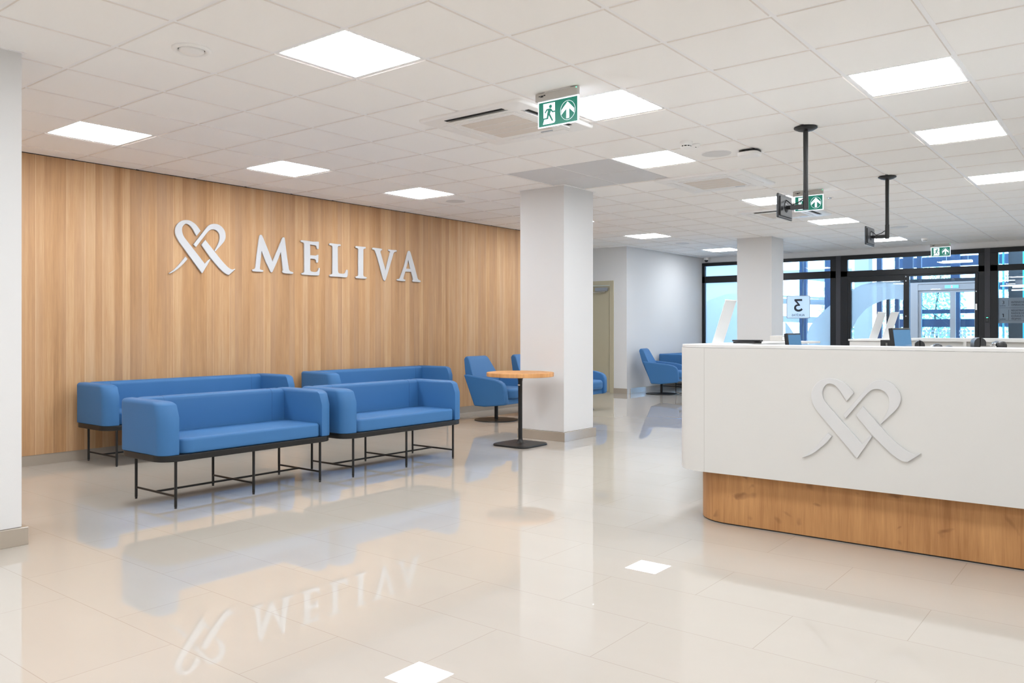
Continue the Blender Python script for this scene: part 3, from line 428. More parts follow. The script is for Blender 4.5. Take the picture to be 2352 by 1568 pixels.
# ---- glass wall
def window(n, label=None): 
    o = thing('window_%d' % n, (0, 0, 0), None, None, kind='structure'); return o
F0, F1 = GX-.03, GX+.05
w1 = window(1)
fr = MB()
fr.box(F0, F1, .968, 3.80, 2.575, 2.645).box(F0, F1, .968, 3.80, 2.211, 2.353)
fr.box(F0, F1, 3.734, 3.80, 0, 2.575).box(F0, F1, .968, 1.076, 0, 2.575).box(F0, F1, 2.40, 2.47, 0, 2.575)
fr.box(F0, F1, 1.076, 3.734, 0, .10)
fr.build('window_frame', M_FRAME, w1, bevel=.003)
MB().box(GX+.004, GX+.018, 1.076, 3.734, .1, 2.575).build('window_pane', M_GLASS, w1)
flat_shape('frosted_film', SH['film1'], .002, M_FILM, w1, mat4=planeX(GX+.02))
flat_shape('frosted_film', SH['film0'], .002, M_FILM_L, w1, mat4=planeX(GX+.02))
MB().box(GX+.019, GX+.021, 2.47, 3.734, .1, 2.575).build('frosted_film', M_FILM_L, w1)
w1b = window(2)
fr = MB()
fr.box(F0, F1, -1.586, .877, 2.56, 2.645).box(F0, F1, -1.586, .877, 2.229, 2.339)
fr.box(F0, F1, .75, .877, 0, 2.56).box(F0, F1, -1.586, -1.49, 0, 2.56)
fr.build('window_frame', M_FRAME, w1b, bevel=.003)
MB().box(GX+.004, GX+.018, -1.49, .75, 2.339, 2.56).build('window_pane', M_GLASS, w1b)
for y in (.877, -1.673):
    structure('mullion_cover', MB().box(GX-.035, GX+.05, y, y+(.091 if y > 0 else .087), 0, 2.645), M_POST)
d2 = thing('door_2', (0, 0, 0), None, None, kind='structure')     # glazed entrance door, left leaf
fr = MB().box(F0-.01, F1, .684, .745, 0, 2.226).box(F0-.01, F1, -.357, -.262, 0, 2.226).box(F0-.01, F1, -.262, .684, 2.12, 2.226).box(F0-.01, F1, -.262, .684, 0, .12)
fr.build('door_frame', M_FRAME, d2, bevel=.003)
MB().box(GX+.004, GX+.018, -.262, .684, .12, 2.12).build('door_pane', M_GLASS, d2)
flat_shape('frosted_film', SH['film2'], .002, M_FILM, d2, mat4=planeX(GX+.02))
for z in (2.19, 1.45, 2.11):
    MB().tube((F0-.016, -.305, z-.012), (F0-.016, -.305, z+.012), .012).build('hinge', M_STEEL, d2)
d3 = thing('door_3', (0, 0, 0), None, None, kind='structure')
fr = MB().box(F0-.01, F1, -1.486, -1.435, 0, 2.226).box(F0, F1, -1.435, -.36, 2.195, 2.226).box(F0, F1, -1.435, -.36, 0, .06)
fr.build('door_frame', M_FRAME, d3, bevel=.003)
MB().box(GX+.004, GX+.018, -1.435, -.36, .06, 2.195).build('door_pane', M_GLASS, d3)
for z in (1.88,): MB().tube((F0-.02, -1.46, z-.01), (F0-.02, -1.46, z+.01), .012).build('hinge', M_STEEL, d3)
MB().box(F0-.022, F0-.008, -1.472, -1.445, 1.55, 1.66).build('door_contact', M_PLASTIC, d3)
w3 = window(3)
fr = MB()
fr.box(F0, F1, -6.0, -1.673, 2.557, 2.645).box(F0, F1, -6.0, -1.673, 2.233, 2.341).box(F0, F1, -1.79, -1.673, 0, 2.557)
for y in (-3.9, -6.0): fr.box(F0, F1, y, y+.1, 0, 2.557)
fr.box(F0, F1, -5.9, -1.79, 0, .10)
fr.build('window_frame', M_FRAME, w3, bevel=.003)
MB().box(GX+.004, GX+.018, -5.9, -1.79, .1, 2.557).build('window_pane', M_GLASS, w3)
structure('wall_glass_side', MB().box(GX, GX+.12, -9, -6.0, 0, 2.645), M_WALL)

# signs on the glass
s3 = thing('floor_number_sign', (GX-.004, 1.713, 1.656), 'square pale sign with a mirrored 3 on the glass wall', 'sign')
flat_shape('sign_plate', [rrect(-.237, .237, -.23, .23, .03)], .004, M_SIGNP, s3, mat4=basis((0, 0, 0), (0, 1, 0), (0, 0, 1), (1, 0, 0)))
flat_shape('sign_border', [rrect(-.237, .237, -.23, .23, .03), rrect(-.227, .227, -.22, .22, .025)], .003, M_EXTW, s3, mat4=basis((-.004, 0, 0), (0, 1, 0), (0, 0, 1), (1, 0, 0)))
flat_shape('digit', [[(-.08,.16),(.075,.16),(.075,.125),(.01,.055),(.045,.048),(.072,.025),(.084,-.01),(.08,-.045),(.058,-.075),(.02,-.093),(-.02,-.095),(-.06,-.083),(-.092,-.055),(-.068,-.025),(-.045,-.045),(-.01,-.055),(.02,-.048),(.04,-.03),(.044,-.008),(.034,.012),(.01,.022),(-.035,.022),(-.035,.048),(.025,.122),(-.08,.122)]], .004, M_TXT, s3, mat4=basis((-.006, 0, 0), (0, 1, 0), (0, 0, 1), (1, 0, 0)))
text('lettering', 'AUKŠTAS', .062, M_TXT, s3, basis((-.006, 0, -.185), (0, 1, 0), (0, 0, 1), (1, 0, 0)), .001, 'CENTER')
sd = thing('directory_sign', (GX-.004, -1.795, 1.312), 'pale blue floor directory plate on the glass right of the entrance', 'sign')
MB().box(-.002, .002, -.78, 0, 0, .445).build('sign_plate', M_DIRP, sd)
RX = lambda y, z: basis((-.0045, -y, z), (0, -1, 0), (0, 0, 1), (-1, 0, 0))
for (s, y, z, h) in (('3', .055, .335, .085), ('1', .062, .105, .085), ('aukštas', .022, .298, .030), ('aukštas', .022, .064, .030),
                     ('INTENSYVIOS TER', .195, .352, .040), ('OPERACINĖ', .195, .304, .040), ('REGISTRATŪRA', .195, .208, .040),
                     ('RADIOLOGIJA', .195, .160, .040), ('KONSULTACIJŲ KA', .195, .110, .040), ('IŠĖJIMAS', .195, .062, .040)):
    if s == '1': flat_shape('digit', [[(.012, 0), (.026, 0), (.026, .060), (.012, .060), (0, .052), (0, .043), (.012, .049)]], .002, M_TXT, sd, mat4=RX(y-.005, z))
    else: text('lettering', s, h, M_TXT, sd, RX(y, z))
ln = MB().box(-.005, -.002, -.155, -.152, .30, .40).box(-.005, -.002, -.155, -.152, .055, .235).box(-.005, -.002, -.77, -.015, .268, .271).box(-.005, -.002, -.77, -.015, .042, .045)
ln.build('ruling', M_TXT, sd)
cr = thing('card_reader', (GX-.035, -1.63, 1.33), 'small black card reader with green light on the grey mullion', 'card reader')
MB().box(-.018, 0, -.022, .022, 0, .095).build('reader_body', M_BLACKM, cr, bevel=.005)
MB().box(-.019, -.017, -.014, .014, .078, .084).build('status_light', M_LED, cr)

# ================================================================== CEILING FIXTURES
names = {(.6, 2.4): 'square ceiling light nearest the oak wall, beside the left column', (2.4, 2.4): 'square ceiling light above the heart emblem by the oak wall',
 (4.2, 2.4): 'square ceiling light over the end of the lettering, beside a speaker disc', (.6, -.6): 'largest square ceiling light, top left of the room',
 (2.4, -1.2): 'square ceiling light right behind the nearest exit sign', (4.2, -.6): 'square ceiling light touching the grey perforated tiles',
 (7.2, -.6): 'ceiling light behind the near hanging monitor, between two air units', (9.6, -.6): 'ceiling light just past the farthest ceiling air unit',
 (12.6, -.6): 'ceiling light behind the far hanging monitor', (3.0, -3.0): 'large bright ceiling light at upper right over the reception desk',
 (4.8, -3.0): 'second ceiling light over the reception desk, at the right', (7.2, -3.0): 'third ceiling light over the desk, cut by the right picture edge',
 (9.6, 2.4): 'thin looking ceiling light just right of the middle column', (7.2, 2.4): 'ceiling light of which a sliver shows right of the middle column', (12.6, 2.4): 'farthest ceiling light, partly hidden by the far column',
}
def ceiling_light():
    t = thing('ceiling_light', (0, 0, CE), 'x', 'ceiling light', group='square ceiling light panels')
    f = MB()
    for a in ((-.288, .288, -.288, -.2775), (-.288, .288, .2775, .288), (-.288, -.2775, -.2775, .2775), (.2775, .288, -.2775, .2775)): f.box(*a, .003, .03)
    f.build('light_frame', M_GRID, t)
    MB().box(-.274, .274, -.274, .274, .0015, .02).build('diffuser', M_DIFF, t)
    return t
proto = ceiling_light(); first = True
for (x, y) in LIGHTS:
    if (x, y) == (6.0, 2.4): pass
    o = proto if first else copy_tree(proto); first = False
    o.location = (x+.3, y+.3, CE)
    o['label'] = names.get((x, y), 'square ceiling light outside the picture')
# grey perforated tiles
gl = {(7, 0): 'grey perforated ceiling tile next to the square light', (8, 0): 'grey perforated ceiling tile farthest right, touching the air unit',
      (7, 1): 'grey perforated ceiling tile farthest left', (8, 1): 'grey perforated ceiling tile cut by the column head'}
for (i, j), lb in gl.items():
    pm = MB().box(i*.6+.008, i*.6+.592, j*.6+.008, (j*.6+.592) if (i, j) != (8, 1) else 1.062, CE+.004, CE+.02)
    if (i, j) == (8, 1): pm.box(i*.6+.008, 5.035, 1.062, 1.192, CE+.004, CE+.02)
    p = pm.build('perforated_ceiling_tile', M_PERF)
    tag(p, lb, 'ceiling tile', 'grey perforated ceiling tiles')
# cassette air units
def air_unit(loc, label, openers):
    t = thing('cassette_air_conditioner', loc, label, 'air conditioner', group='ceiling cassette air units')
    pillow('fascia', rrect(-.475, .475, -.475, .475, .035, 4), -.022, .004, .004, M_PLASTIC, t, rb=.016)
    MB().box(-.285, .285, -.285, .285, -.029, -.021).build('grille_frame', M_PLASTIC, t, bevel=.006)
    MB().box(-.245, .245, -.245, .245, -.031, -.028).build('grille', M_BEIGEP, t)
    for k in range(1, 4):
        MB().box(-.245+k*.1225-.002, -.245+k*.1225+.002, -.245, .245, -.0325, -.0305).build('grille_rib', M_PLASTIC, t)
    MB().box(.29, .31, -.20, -.10, -.03, -.021).build('indicator_strip', M_STEEL, t)
    for k in range(4):
        R4 = Matrix.Rotation(k*PI/2, 4, 'Z')
        if k in openers:
            MB().box(-.405, -.372, -.27, .27, -.0235, -.0215, R4).build('air_slot', M_DARKSLOT, t)
            q = R4 @ Matrix.Translation((-.358, 0, -.030)) @ Matrix.Rotation(-.35, 4, 'Y')
            MB().box(-.022, .022, -.275, .275, -.002, .002, q).build('flap', M_PLASTIC, t)
        else:
            MB().box(-.415, -.345, -.285, .285, -.0265, -.0205, R4).build('flap', M_PLASTIC, t, bevel=.003)
    return t
air_unit((2.615, -.075, CE), 'ceiling air conditioner partly behind the nearest exit sign', (0, 1))
air_unit((5.835, -.30, CE), 'ceiling air conditioner with closed flaps beside the grey tiles', ())
air_unit((8.58, -.06, CE), 'farthest ceiling air conditioner, behind the near hanging monitor', (0, 1))
# round fixtures
def disc(name, loc, r, label, cat, group=None, m=M_SPK):
    t = thing(name, loc, label, cat, group=group)
    MB().lathe([(r, .004), (r, -.003), (r-.004, -.006), (r-.008, -.006)]).build('speaker_rim', M_GRID, t)
    MB().lathe([(r-.006, .0), (r-.006, -.0072), (.001, -.0075)]).build('speaker_mesh', m, t)
    return t
disc('ceiling_speaker', (5.126, 2.713, CE), .124, 'round ceiling speaker beside the light by the oak wall', 'speaker', 'round ceiling speakers')
disc('ceiling_speaker', (4.574, -.871, CE), .130, 'largest round ceiling speaker, between the smoke detector and the router', 'speaker', 'round ceiling speakers')
disc('ceiling_speaker', (11.22, 2.72, CE), .125, 'round ceiling speaker beyond the middle column near the far lights', 'speaker', 'round ceiling speakers')
disc('ceiling_speaker', (11.13, -.899, CE), .130, 'round ceiling speaker right of the far hanging pole', 'speaker', 'round ceiling speakers')
t = thing('ceiling_air_valve', (.279, .302, CE), 'round white air valve in the ceiling left of the largest light', 'air vent')
MB().lathe([(.104, .004), (.104, -.004), (.088, -.016), (.074, -.010), (.072, .004)]).build('valve_ring', M_PLASTIC, t, smooth=True)
MB().lathe([(.0715, .003), (.0715, -.001), (.001, -.001)]).build('valve_gap', M_DARKSLOT, t)
MB().lathe([(.066, -.002), (.068, -.012), (.055, -.020), (.001, -.023)]).build('valve_disc', M_PLASTIC, t, smooth=True)
def smoke(loc, label, pad):
    t = thing('smoke_detector', loc, label, 'smoke detector')
    MB().lathe([(.050, .002), (.052, -.002), (.052, -.020), (.046, -.034), (.044, -.036)]).build('detector_base', M_PLASTIC, t)
    MB().lathe([(.041, -.035), (.041, -.046), (.001, -.046)]).build('sensing_slots', M_DARKSLOT, t)
    MB().lathe([(.045, -.045), (.042, -.052), (.020, -.058), (.001, -.058)]).build('detector_cap', M_PLASTIC, t)
    f = MB()
    for k in range(10):
        a = k*PI/5; f.box(.0395, .0455, -.003, .003, -.047, -.034, Matrix.Rotation(a, 4, 'Z'))
    f.build('cage_fin', M_PLASTIC, t)
    if pad:
        u = thing('alarm_indicator', (loc[0]+.14, loc[1]-.02, CE), 'small flat white disc attached next to the near smoke detector', 'indicator')
        MB().lathe([(.036, .002), (.037, -.010), (.028, -.022), (.001, -.024)]).build('indicator_body', M_PLASTIC, u, smooth=True)
        MB().box(-.006, .006, -.003, .003, -.0265, -.022).build('indicator_lens', M_DARKSLOT, u)
smoke((4.0, -.863, CE), 'white smoke detector beside the big round speaker', True)
smoke((13.06, -.875, CE), 'tiny white smoke detector above the farthest exit sign', False)
t = thing('wifi_router', (4.638, -1.151, CE), 'white rounded wifi unit on a black bracket under the ceiling grid', 'router')
MB().box(-.02, .02, -.05, .05, -.014, .008).build('clip', M_BLACKM, t)
pillow('bracket', rrect(-.075, .085, -.085, .085, .05, 6), -.022, -.006, .006, M_BLACKM, t)
pillow('router_body', rrect(-.092, .082, -.092, .092, .055, 6), -.054, -.022, .006, M_PLASTIC, t, rb=.014)
t = thing('sprinkler_head', (7.645, -.924, CE), 'tiny recessed round spot in the ceiling right of the second exit sign', 'sprinkler')
MB().lathe([(.042, .002), (.042, -.004), (.030, -.006), (.028, .0)]).build('rim', M_PLASTIC, t)
MB().lathe([(.020, .0), (.018, -.016), (.001, -.018)]).build('nozzle', M_STEEL, t)
t = thing('security_camera', (14.27, 3.66, CE), 'small dome security camera in the corner by the glass wall', 'security camera')
MB().lathe([(.055, .0), (.055, -.040), (.050, -.055)]).build('camera_housing', M_PLASTIC, t)
MB().lathe([(.040, -.052), (.038, -.070), (.025, -.090), (.001, -.096)]).build('dome', M_BLACKM, t, smooth=True)

# exit signs
E_GREEN = [(.131, .0675), (-.169, .0675), (-.169, -.089), (.131, -.089)]
E_DOOR = [(.095, .0565), (.003, .0565), (.001, -.0652), (.0085, -.0755), (.0381, -.0774), (.0974, -.0767), (.0879, -.0464), (.0927, -.0398)]
E_MAN = [(.0688, .0202), (.0404, .022), (.0301, .0176), (.0178, .0013), (.0014, .0013), (.0014, -.0075), (.0225, -.0079), (.0334, .0054), (.0404, -.0135), (.0146, -.0619), (.0263, -.0627), (.0508, -.0214), (.0556, -.0457), (.0951, -.0453), (.1022, -.048), (.0984, -.035), (.0917, -.0373), (.0665, -.0363), (.0627, -.0098), (.057, .0105), (.0641, .0105), (.076, -.0057), (.0841, -.0017)]
E_ARROW = [(-.0967, .043), (-.1465, -.0062), (-.1465, -.0354), (-.1085, -.0012), (-.1085, -.0635), (-.0868, -.0635), (-.0868, -.0012), (-.0480, -.0354), (-.0480, -.0062)]
def exit_sign():
    t = thing('exit_sign', (0, 0, 0), 'x', 'exit sign', group='hanging green exit signs')
    h = MB().box(-.016, .016, -.176, .154, .076, .128).build('housing', M_HOUS, t, bevel=.004)
    MB().box(-.010, .010, -.118, .082, .128, .1345).build('mounting_rail', M_PLASTIC, t)
    for y in (-.06, .03): MB().tube((0, y, .13), (0, y, .134), .007).build('rail_screw', M_STEEL, t)
    MB().box(-.003, .003, -.178, .140, -.096, .077).build('light_plate', M_EXITW, t)
    pl = flat_shape('green_panel', [E_GREEN], .002, M_GREEN, t, mat4=planeX(-.0045))
    flat_shape('door_pictogram', [E_DOOR], .001, M_EXITW, t, mat4=planeX(-.0062))
    ring = [(-.0975+.0575*math.cos(k*PI/24), -.012+.0625*math.sin(k*PI/24)) for k in range(48)]
    ring2 = [(-.0975+.0558*math.cos(k*PI/24), -.012+.0608*math.sin(k*PI/24)) for k in range(48)]
    flat_shape('arrow_ring', [ring, ring2], .0008, M_EXITW, t, mat4=planeX(-.006))
    flat_shape('arrow_pictogram', [E_ARROW], .001, M_EXITW, t, mat4=planeX(-.0062))
    head = [(.0367+.0115*math.cos(k*PI/10), .0335+.0115*math.sin(k*PI/10)) for k in range(20)]
    flat_shape('running_figure', [E_MAN, head], .001, M_GREEN, t, mat4=planeX(-.0074))
    MB().box(-.0162, -.0155, .115, .125, .105, .112).box(-.0162, -.0155, .088, .112, .100, .112).box(-.0162, -.0155, .072, .086, .106, .114).build('rating_label', M_BLACKM, t)
    MB().box(-.018, -.0155, -.172, -.168, .118, .122).build('status_light', M_LED, t)
    return t
e1 = exit_sign(); e1.location = (2.15, -.845, 2.62); e1['label'] = 'nearest and largest green exit sign, below a ceiling light'
e2 = copy_tree(e1); e2.location = (6.99, -.875, 2.62); e2['label'] = 'green exit sign partly hidden by the near monitor pole'
e3 = copy_tree(e1); e3.location = (14.2, -.895, 2.62); e3['label'] = 'smallest green exit sign above the glass entrance'

# hanging monitors
def ceiling_monitor():
    t = thing('ceiling_monitor', (0, 0, 0), 'x', 'hanging monitor', group='small monitors on ceiling poles')
    MB().lathe([(.060, .0), (.086, -.004), (.086, -.012), (.060, -.026), (.030, -.034)], n=36).build('ceiling_plate', M_BLACK, t)
    p = MB().tube((0, 0, -.02), (0, 0, -.50), .0185, 18); p.tube((0, 0, -.49), (0, 0, -.632), .0205, 18).build('pole', M_BLACK, t)
    MB().tube((-.030, 0, -.497), (.030, 0, -.497), .007).build('pole_bolt', M_BLACK, t)
    MB().box(-.016, .016, -.0, .115, -.625, -.590).build('arm', M_BLACK, t, bevel=.003)
    MB().tube((0, .105, -.607), (.03, .150, -.600), .016).build('swivel', M_BLACKM, t)
    MB().lathe([(.002, 0), (.045, .002), (.045, .012), (.02, .022), (.002, .022)], n=16).build('vesa_cover', M_BLACKM, t).matrix_local = basis((.055, .178, -.59), (1, 0, 0), (0, 0, 1), (0, -1, 0))
    MB().box(-.095, .215, .176, .192, -.685, -.497).build('monitor_shell', M_BLACKM, t, bevel=.006)
    MB().box(-.070, .190, .168, .177, -.668, -.515).build('rear_casing', M_BLACKM, t, bevel=.004)
    MB().box(-.088, .208, .1925, .1935, -.678, -.504).build('screen', M_SCREEN, t)
    MB().box(-.100, .220, .192, .1935, -.690, -.686).build('bezel_edge', M_PLASTIC, t)
    MB().path([(0, .02, -.55), (.005, .06, -.573), (.02, .11, -.585), (.04, .15, -.55), (.06, .172, -.535)], .004, 6).build('cable', M_BLACK, t)
    return t
m1 = ceiling_monitor(); m1.location = (4.12, -1.80, CE); m1['label'] = 'nearer black monitor hanging on a ceiling pole'
m2 = copy_tree(m1); m2.location = (6.66, -1.785, CE); m2['label'] = 'farther black monitor hanging on a ceiling pole'

# ================================================================== WALL LOGO AND LETTERS
PY = planeY(WY-.0125)
for ch in 'MELIVA':
    o = flat_shape('wall_letter', SH[ch], .016, M_LOGO, bevel=.003, mat4=PY)
    tag(o, 'pale grey serif letter %s on the oak wall' % ch, 'letter', 'raised letters on the oak wall')
he = thing('heart_emblem', (0, 0, 0), 'pale grey ribbon heart emblem on the oak wall', 'emblem')
for P in SH['heart_wall']: flat_shape('ribbon', [P], .016, M_LOGO, he, bevel=.003, mat4=PY)

# ================================================================== RECEPTION DESK
DX, DYL = 2.52, -1.463
dk = thing('reception_desk', (0, 0, 0), 'large white curved reception desk with an oak plinth', 'reception desk')
def ushape(x0, yl, r, th, xe, ye):
    """front wall along y and left wing along +x, rounded outer corner"""
    P = [(x0, ye)]
    out = [(x0, yl-r)]+[(x0+r-r*math.cos(a), yl-r+r*math.sin(a)) for a in [PI/2*k/16 for k in range(1, 17)]]+[(xe, yl)]
    ri = max(r-th, .02)
    inn = [(xe, yl-th)]+[(x0+th+ri-ri*math.cos(a), yl-th-ri+ri*math.sin(a)) for a in [PI/2*k/16 for k in range(16, -1, -1)]]
    return list(reversed(P+out+inn+[(x0+th, ye)]))
YE = -6.2
auto_smooth(MB().prism(ushape(DX, DYL, .24, .045, 4.58, YE), .325, 1.092).build('white_front', M_WHITE, dk))
for a in ((DX-.0006, DX+.001, -1.7045, -1.7030, .325, 1.092),): MB().box(*a).build('panel_seam', mat('seam_grey', (.45, .44, .42), .8), dk)
auto_smooth(MB().prism(ushape(DX+.004, DYL-.004, .236, .30, 4.58, YE), 1.0935, 1.110).build('desk_top', M_WHITETOP, dk))
auto_smooth(MB().prism(ushape(DX+.085, DYL-.104, .25, .04, 4.5, YE), .008, .326).build('oak_plinth', M_OAK, dk))
auto_smooth(MB().prism(ushape(DX+.093, DYL-.112, .242, .04, 4.49, YE), .0, .008).build('plinth_base', M_FRAME, dk))
wt = thing('desk_worktop', (2.62, -1.85, 0), 'low white worktop inside the reception desk under the monitors', 'worktop')
MB().box(.0, 1.28, -4.3, 0, .70, .735).build('tabletop', M_WHITE, wt, bevel=.002)
for y in (-.10, -2.1, -4.25):
    MB().box(.08, 1.20, y, y+.03, 0, .70).build('leg_panel', M_WHITE, wt)
MB().box(2.57, 2.60, YE, -1.8, .326, .70).build('inner_panel', M_WHITE, dk)
hd = thing('heart_relief', (0, 0, 0), 'white ribbon heart relief on the reception desk front', 'emblem')
for P in SH['heart_desk']: flat_shape('ribbon', [P], .014, M_LOGO2, hd, bevel=.0015, mat4=planeX(DX-.0075))
# back counters
bc = thing('back_counter', (6.15, -1.66, 0), 'low white counter box behind the desk, left of the shelves', 'counter')
MB().box(0, .62, -.42, 0.10, 0, 1.09).build('counter_body', M_WHITE, bc, bevel=.003)
MB().box(-.01, .63, -.43, .11, 1.092, 1.110).build('counter_top', M_WHITETOP, bc, bevel=.002)
bs = thing('shelf_unit', (7.45, -1.80, 0), 'long white shelf unit with open compartments behind the reception desk', 'shelf unit')
MB().box(0, .45, -3.97, 0, 1.075, 1.110).build('unit_top', M_WHITETOP, bs)
MB().box(.06, .45, -3.97, 0, 0, 1.075).build('unit_back', M_WHITE, bs)
for y in (-.03, -.57, -1.3, -2.1, -2.9, -3.97):
    MB().box(0, .40, y, y+.03, 0, 1.075).build('divider', M_WHITE, bs)
for z in (.0, .35, .72): MB().box(0, .40, -3.94, -.0, z, z+.02).build('shelf', M_WHITE, bs)

# things on the desk and counters
ph = thing('telephone', (3.05, -1.70, 1.110), 'flat black telephone lying on the reception desk top', 'telephone')
ph.location = (3.22, -1.70, 1.110)
MB().box(-.07, .07, -.075, .075, 0, .012).build('phone_base', M_BLACKM, ph, bevel=.003)
MB().box(-.03, .03, -.10, .10, .012, .024).build('handset', M_BLACKM, ph, bevel=.005)
bx = thing('card_terminal_box', (4.32, -1.52, 1.110), 'small grey and white box at the end of the desk wing', 'box')
MB().box(-.08, .08, -.05, .045, 0, .044).build('box_body', M_HOUS, bx, bevel=.004)
MB().box(-.06, .06, -.052, -.05, .008, .036).build('box_front', M_PLASTIC, bx)
def monitor(loc, rz, label, zt, w=.36, h=.30):
    t = thing('desk_monitor', loc, label, 'monitor', rz=rz, group='monitors on the reception desk')
    z = loc[2]; T = Matrix.Translation((0, 0, zt-z-h/2)) @ Matrix.Rotation(-.12, 4, 'Y')
    MB().box(-.012, .012, -w/2, w/2, -h/2, h/2, T).build('monitor_shell', M_BLACKM, t, bevel=.004)
    MB().box(.0122, .0135, -w/2+.012, w/2-.012, -h/2+.012, h/2-.012, T).build('screen', M_SCREEN, t)
    MB().box(-.03, -.01, -.03, .03, 0, zt-z-h/2).build('stand_neck', M_BLACKM, t)
    MB().box(-.10, .08, -.11, .11, 0, .012).build('stand_foot', M_BLACKM, t, bevel=.004)
monitor((3.50, -1.925, .735), -1.48, 'dark monitor left on the reception desk, below the sign with the 3', 1.179, .36, .24)
monitor((3.50, -2.618, .735), -1.60, 'larger blue-lit monitor on the reception desk before the lift', 1.214, .42, .28)
FW = Vector((math.cos(YAW), math.sin(YAW), 0)); RT = Vector((math.sin(YAW), -math.cos(YAW), 0))
def holder(x, y, z, label, w, h, lean, ang, grp='white leaning sign holders'):
    t = thing('leaflet_holder', (x, y, z), label, 'sign holder', group=grp)
    wd = (FW*math.cos(ang)+RT*math.sin(ang)).normalized(); ln = Vector((-wd.y, wd.x, 0))*(-1)
    if ln.dot(RT) < 0: ln = -ln
    up = (ln*math.sin(lean)+Vector((0, 0, 1))*math.cos(lean)).normalized(); nr = wd.cross(up)
    MB().box(-w/2, w/2, 0, h, -.0015, .0015, basis((0, 0, 0), wd, up, nr)).build('paper_insert', M_WHITETOP, t)
    MB().box(-w/2-.004, w/2+.004, h, h+.004, -.003, .003, basis((0, 0, 0), wd, up, nr)).build('clear_edge', M_PLASTIC, t)
    MB().box(-w/2, w/2, -.001, .07, -.0015, .0015, basis((0, 0, .0015), wd, ln, Vector((0, 0, 1)))).build('holder_foot', M_PLASTIC, t)
holder(2.99, -1.585, 1.111, 'white leaning leaflet holder on the desk corner, in front of the far column', .21, .30, .31, .60)
holder(6.42, -1.71, 1.111, 'left of the two white leaning holders on the back counter', .21, .275, .32, .78)
holder(6.50, -1.81, 1.111, 'right of the two white leaning holders on the back counter', .21, .275, .32, .78)
og = thing('pen_organiser', (5.64, -2.04, .735), 'black desk organiser box beside the back counter', 'organiser')
pc = thing('side_cabinet', (5.50, -2.17, 0), 'low white cabinet hidden behind the desk front', 'cabinet')
MB().box(0, .28, 0, .28, 0, .733).build('cabinet_body', M_WHITE, pc, bevel=.003)
for k in range(3): MB().box(-.05+k*.04, -.02+k*.04, -.07, .06, 0, .375-.012*k).build('compartment', M_BLACKM, og, bevel=.002)
MB().box(-.056, -.052, .0, .015, .05, .35).build('metal_clip', M_CHROME, og)
MB().box(.08, .13, -.10, -.05, 0, .39).build('grey_file', M_HOUS, og)

def office_chair(loc, rz, zt, label, pads):
    t = thing('office_chair', loc, label, 'office chair', rz=rz, group='black leather office chairs')
    b = MB()
    for k in range(5): a = 2*PI*k/5; b.box(0, .30, -.02, .02, .06, .09, Matrix.Rotation(a, 4, 'Z'))
    b.build('star_base', M_CHROME, t)
    for k in range(5):
        a = 2*PI*k/5
        MB().tube((.29*math.cos(a), .29*math.sin(a)-.012, .03), (.29*math.cos(a), .29*math.sin(a)+.012, .03), .03).build('castor', M_BLACKM, t)
    MB().tube((0, 0, .08), (0, 0, .44), .028).build('gas_lift', M_CHROME, t)
    pillow('seat', rrect(-.25, .25, -.25, .25, .08, 5), .44, .53, .04, M_LEATHER, t, rb=.02)
    n = 5; h = (zt-.55)/n
    bk = MB()
    for k in range(n):
        T = Matrix.Translation((-.25-.012*k, 0, .55+h*(k+.5)))
        o = bk.loft([[tuple(T @ Vector((x, y, z))) for x, z in rrect(-.038, .038, -h/2, h/2, .04, 5)] for y in (-.21+.02*(k == n-1), .21-.02*(k == n-1))])
    auto_smooth(bk.build('backrest', M_LEATHER, t, bevel=.012), .9)
    for s in (-1, 1):
        MB().box(-.20, .16, s*.27-.03, s*.27+.03, .68, .715).build('armrest', M_LEATHER, t, bevel=.012)
        MB().path([(.12, s*.27, .68), (.12, s*.27, .47), (0, s*.22, .45)], .013).build('arm_support', M_CHROME, t)
        MB().box(-.30, -.20, s*.215-.006, s*.215+.006, .60, zt-.06).build('back_bracket', M_CHROME, t, bevel=.004)
    for k, dz in enumerate(pads):
        MB().box(-.198+k*.09, -.125+k*.09, -.15, .15, zt-.30, zt-dz).build('side_pad', M_LEATHER, t, bevel=.03, bseg=4)
        MB().box(-.218+k*.09, -.198+k*.09, -.16, -.10, zt-.30, zt-dz-.012).build('pad_bracket', M_CHROME, t, bevel=.006)
    return t
office_chair((5.56, -2.61, 0), -1.36, 1.111, 'ribbed black leather office chair just right of the larger monitor', (.028, .045))
office_chair((4.77, -3.165, 0), -1.36, 1.146, 'black office chair with a chrome bracket at the right behind the desk', (.025,))

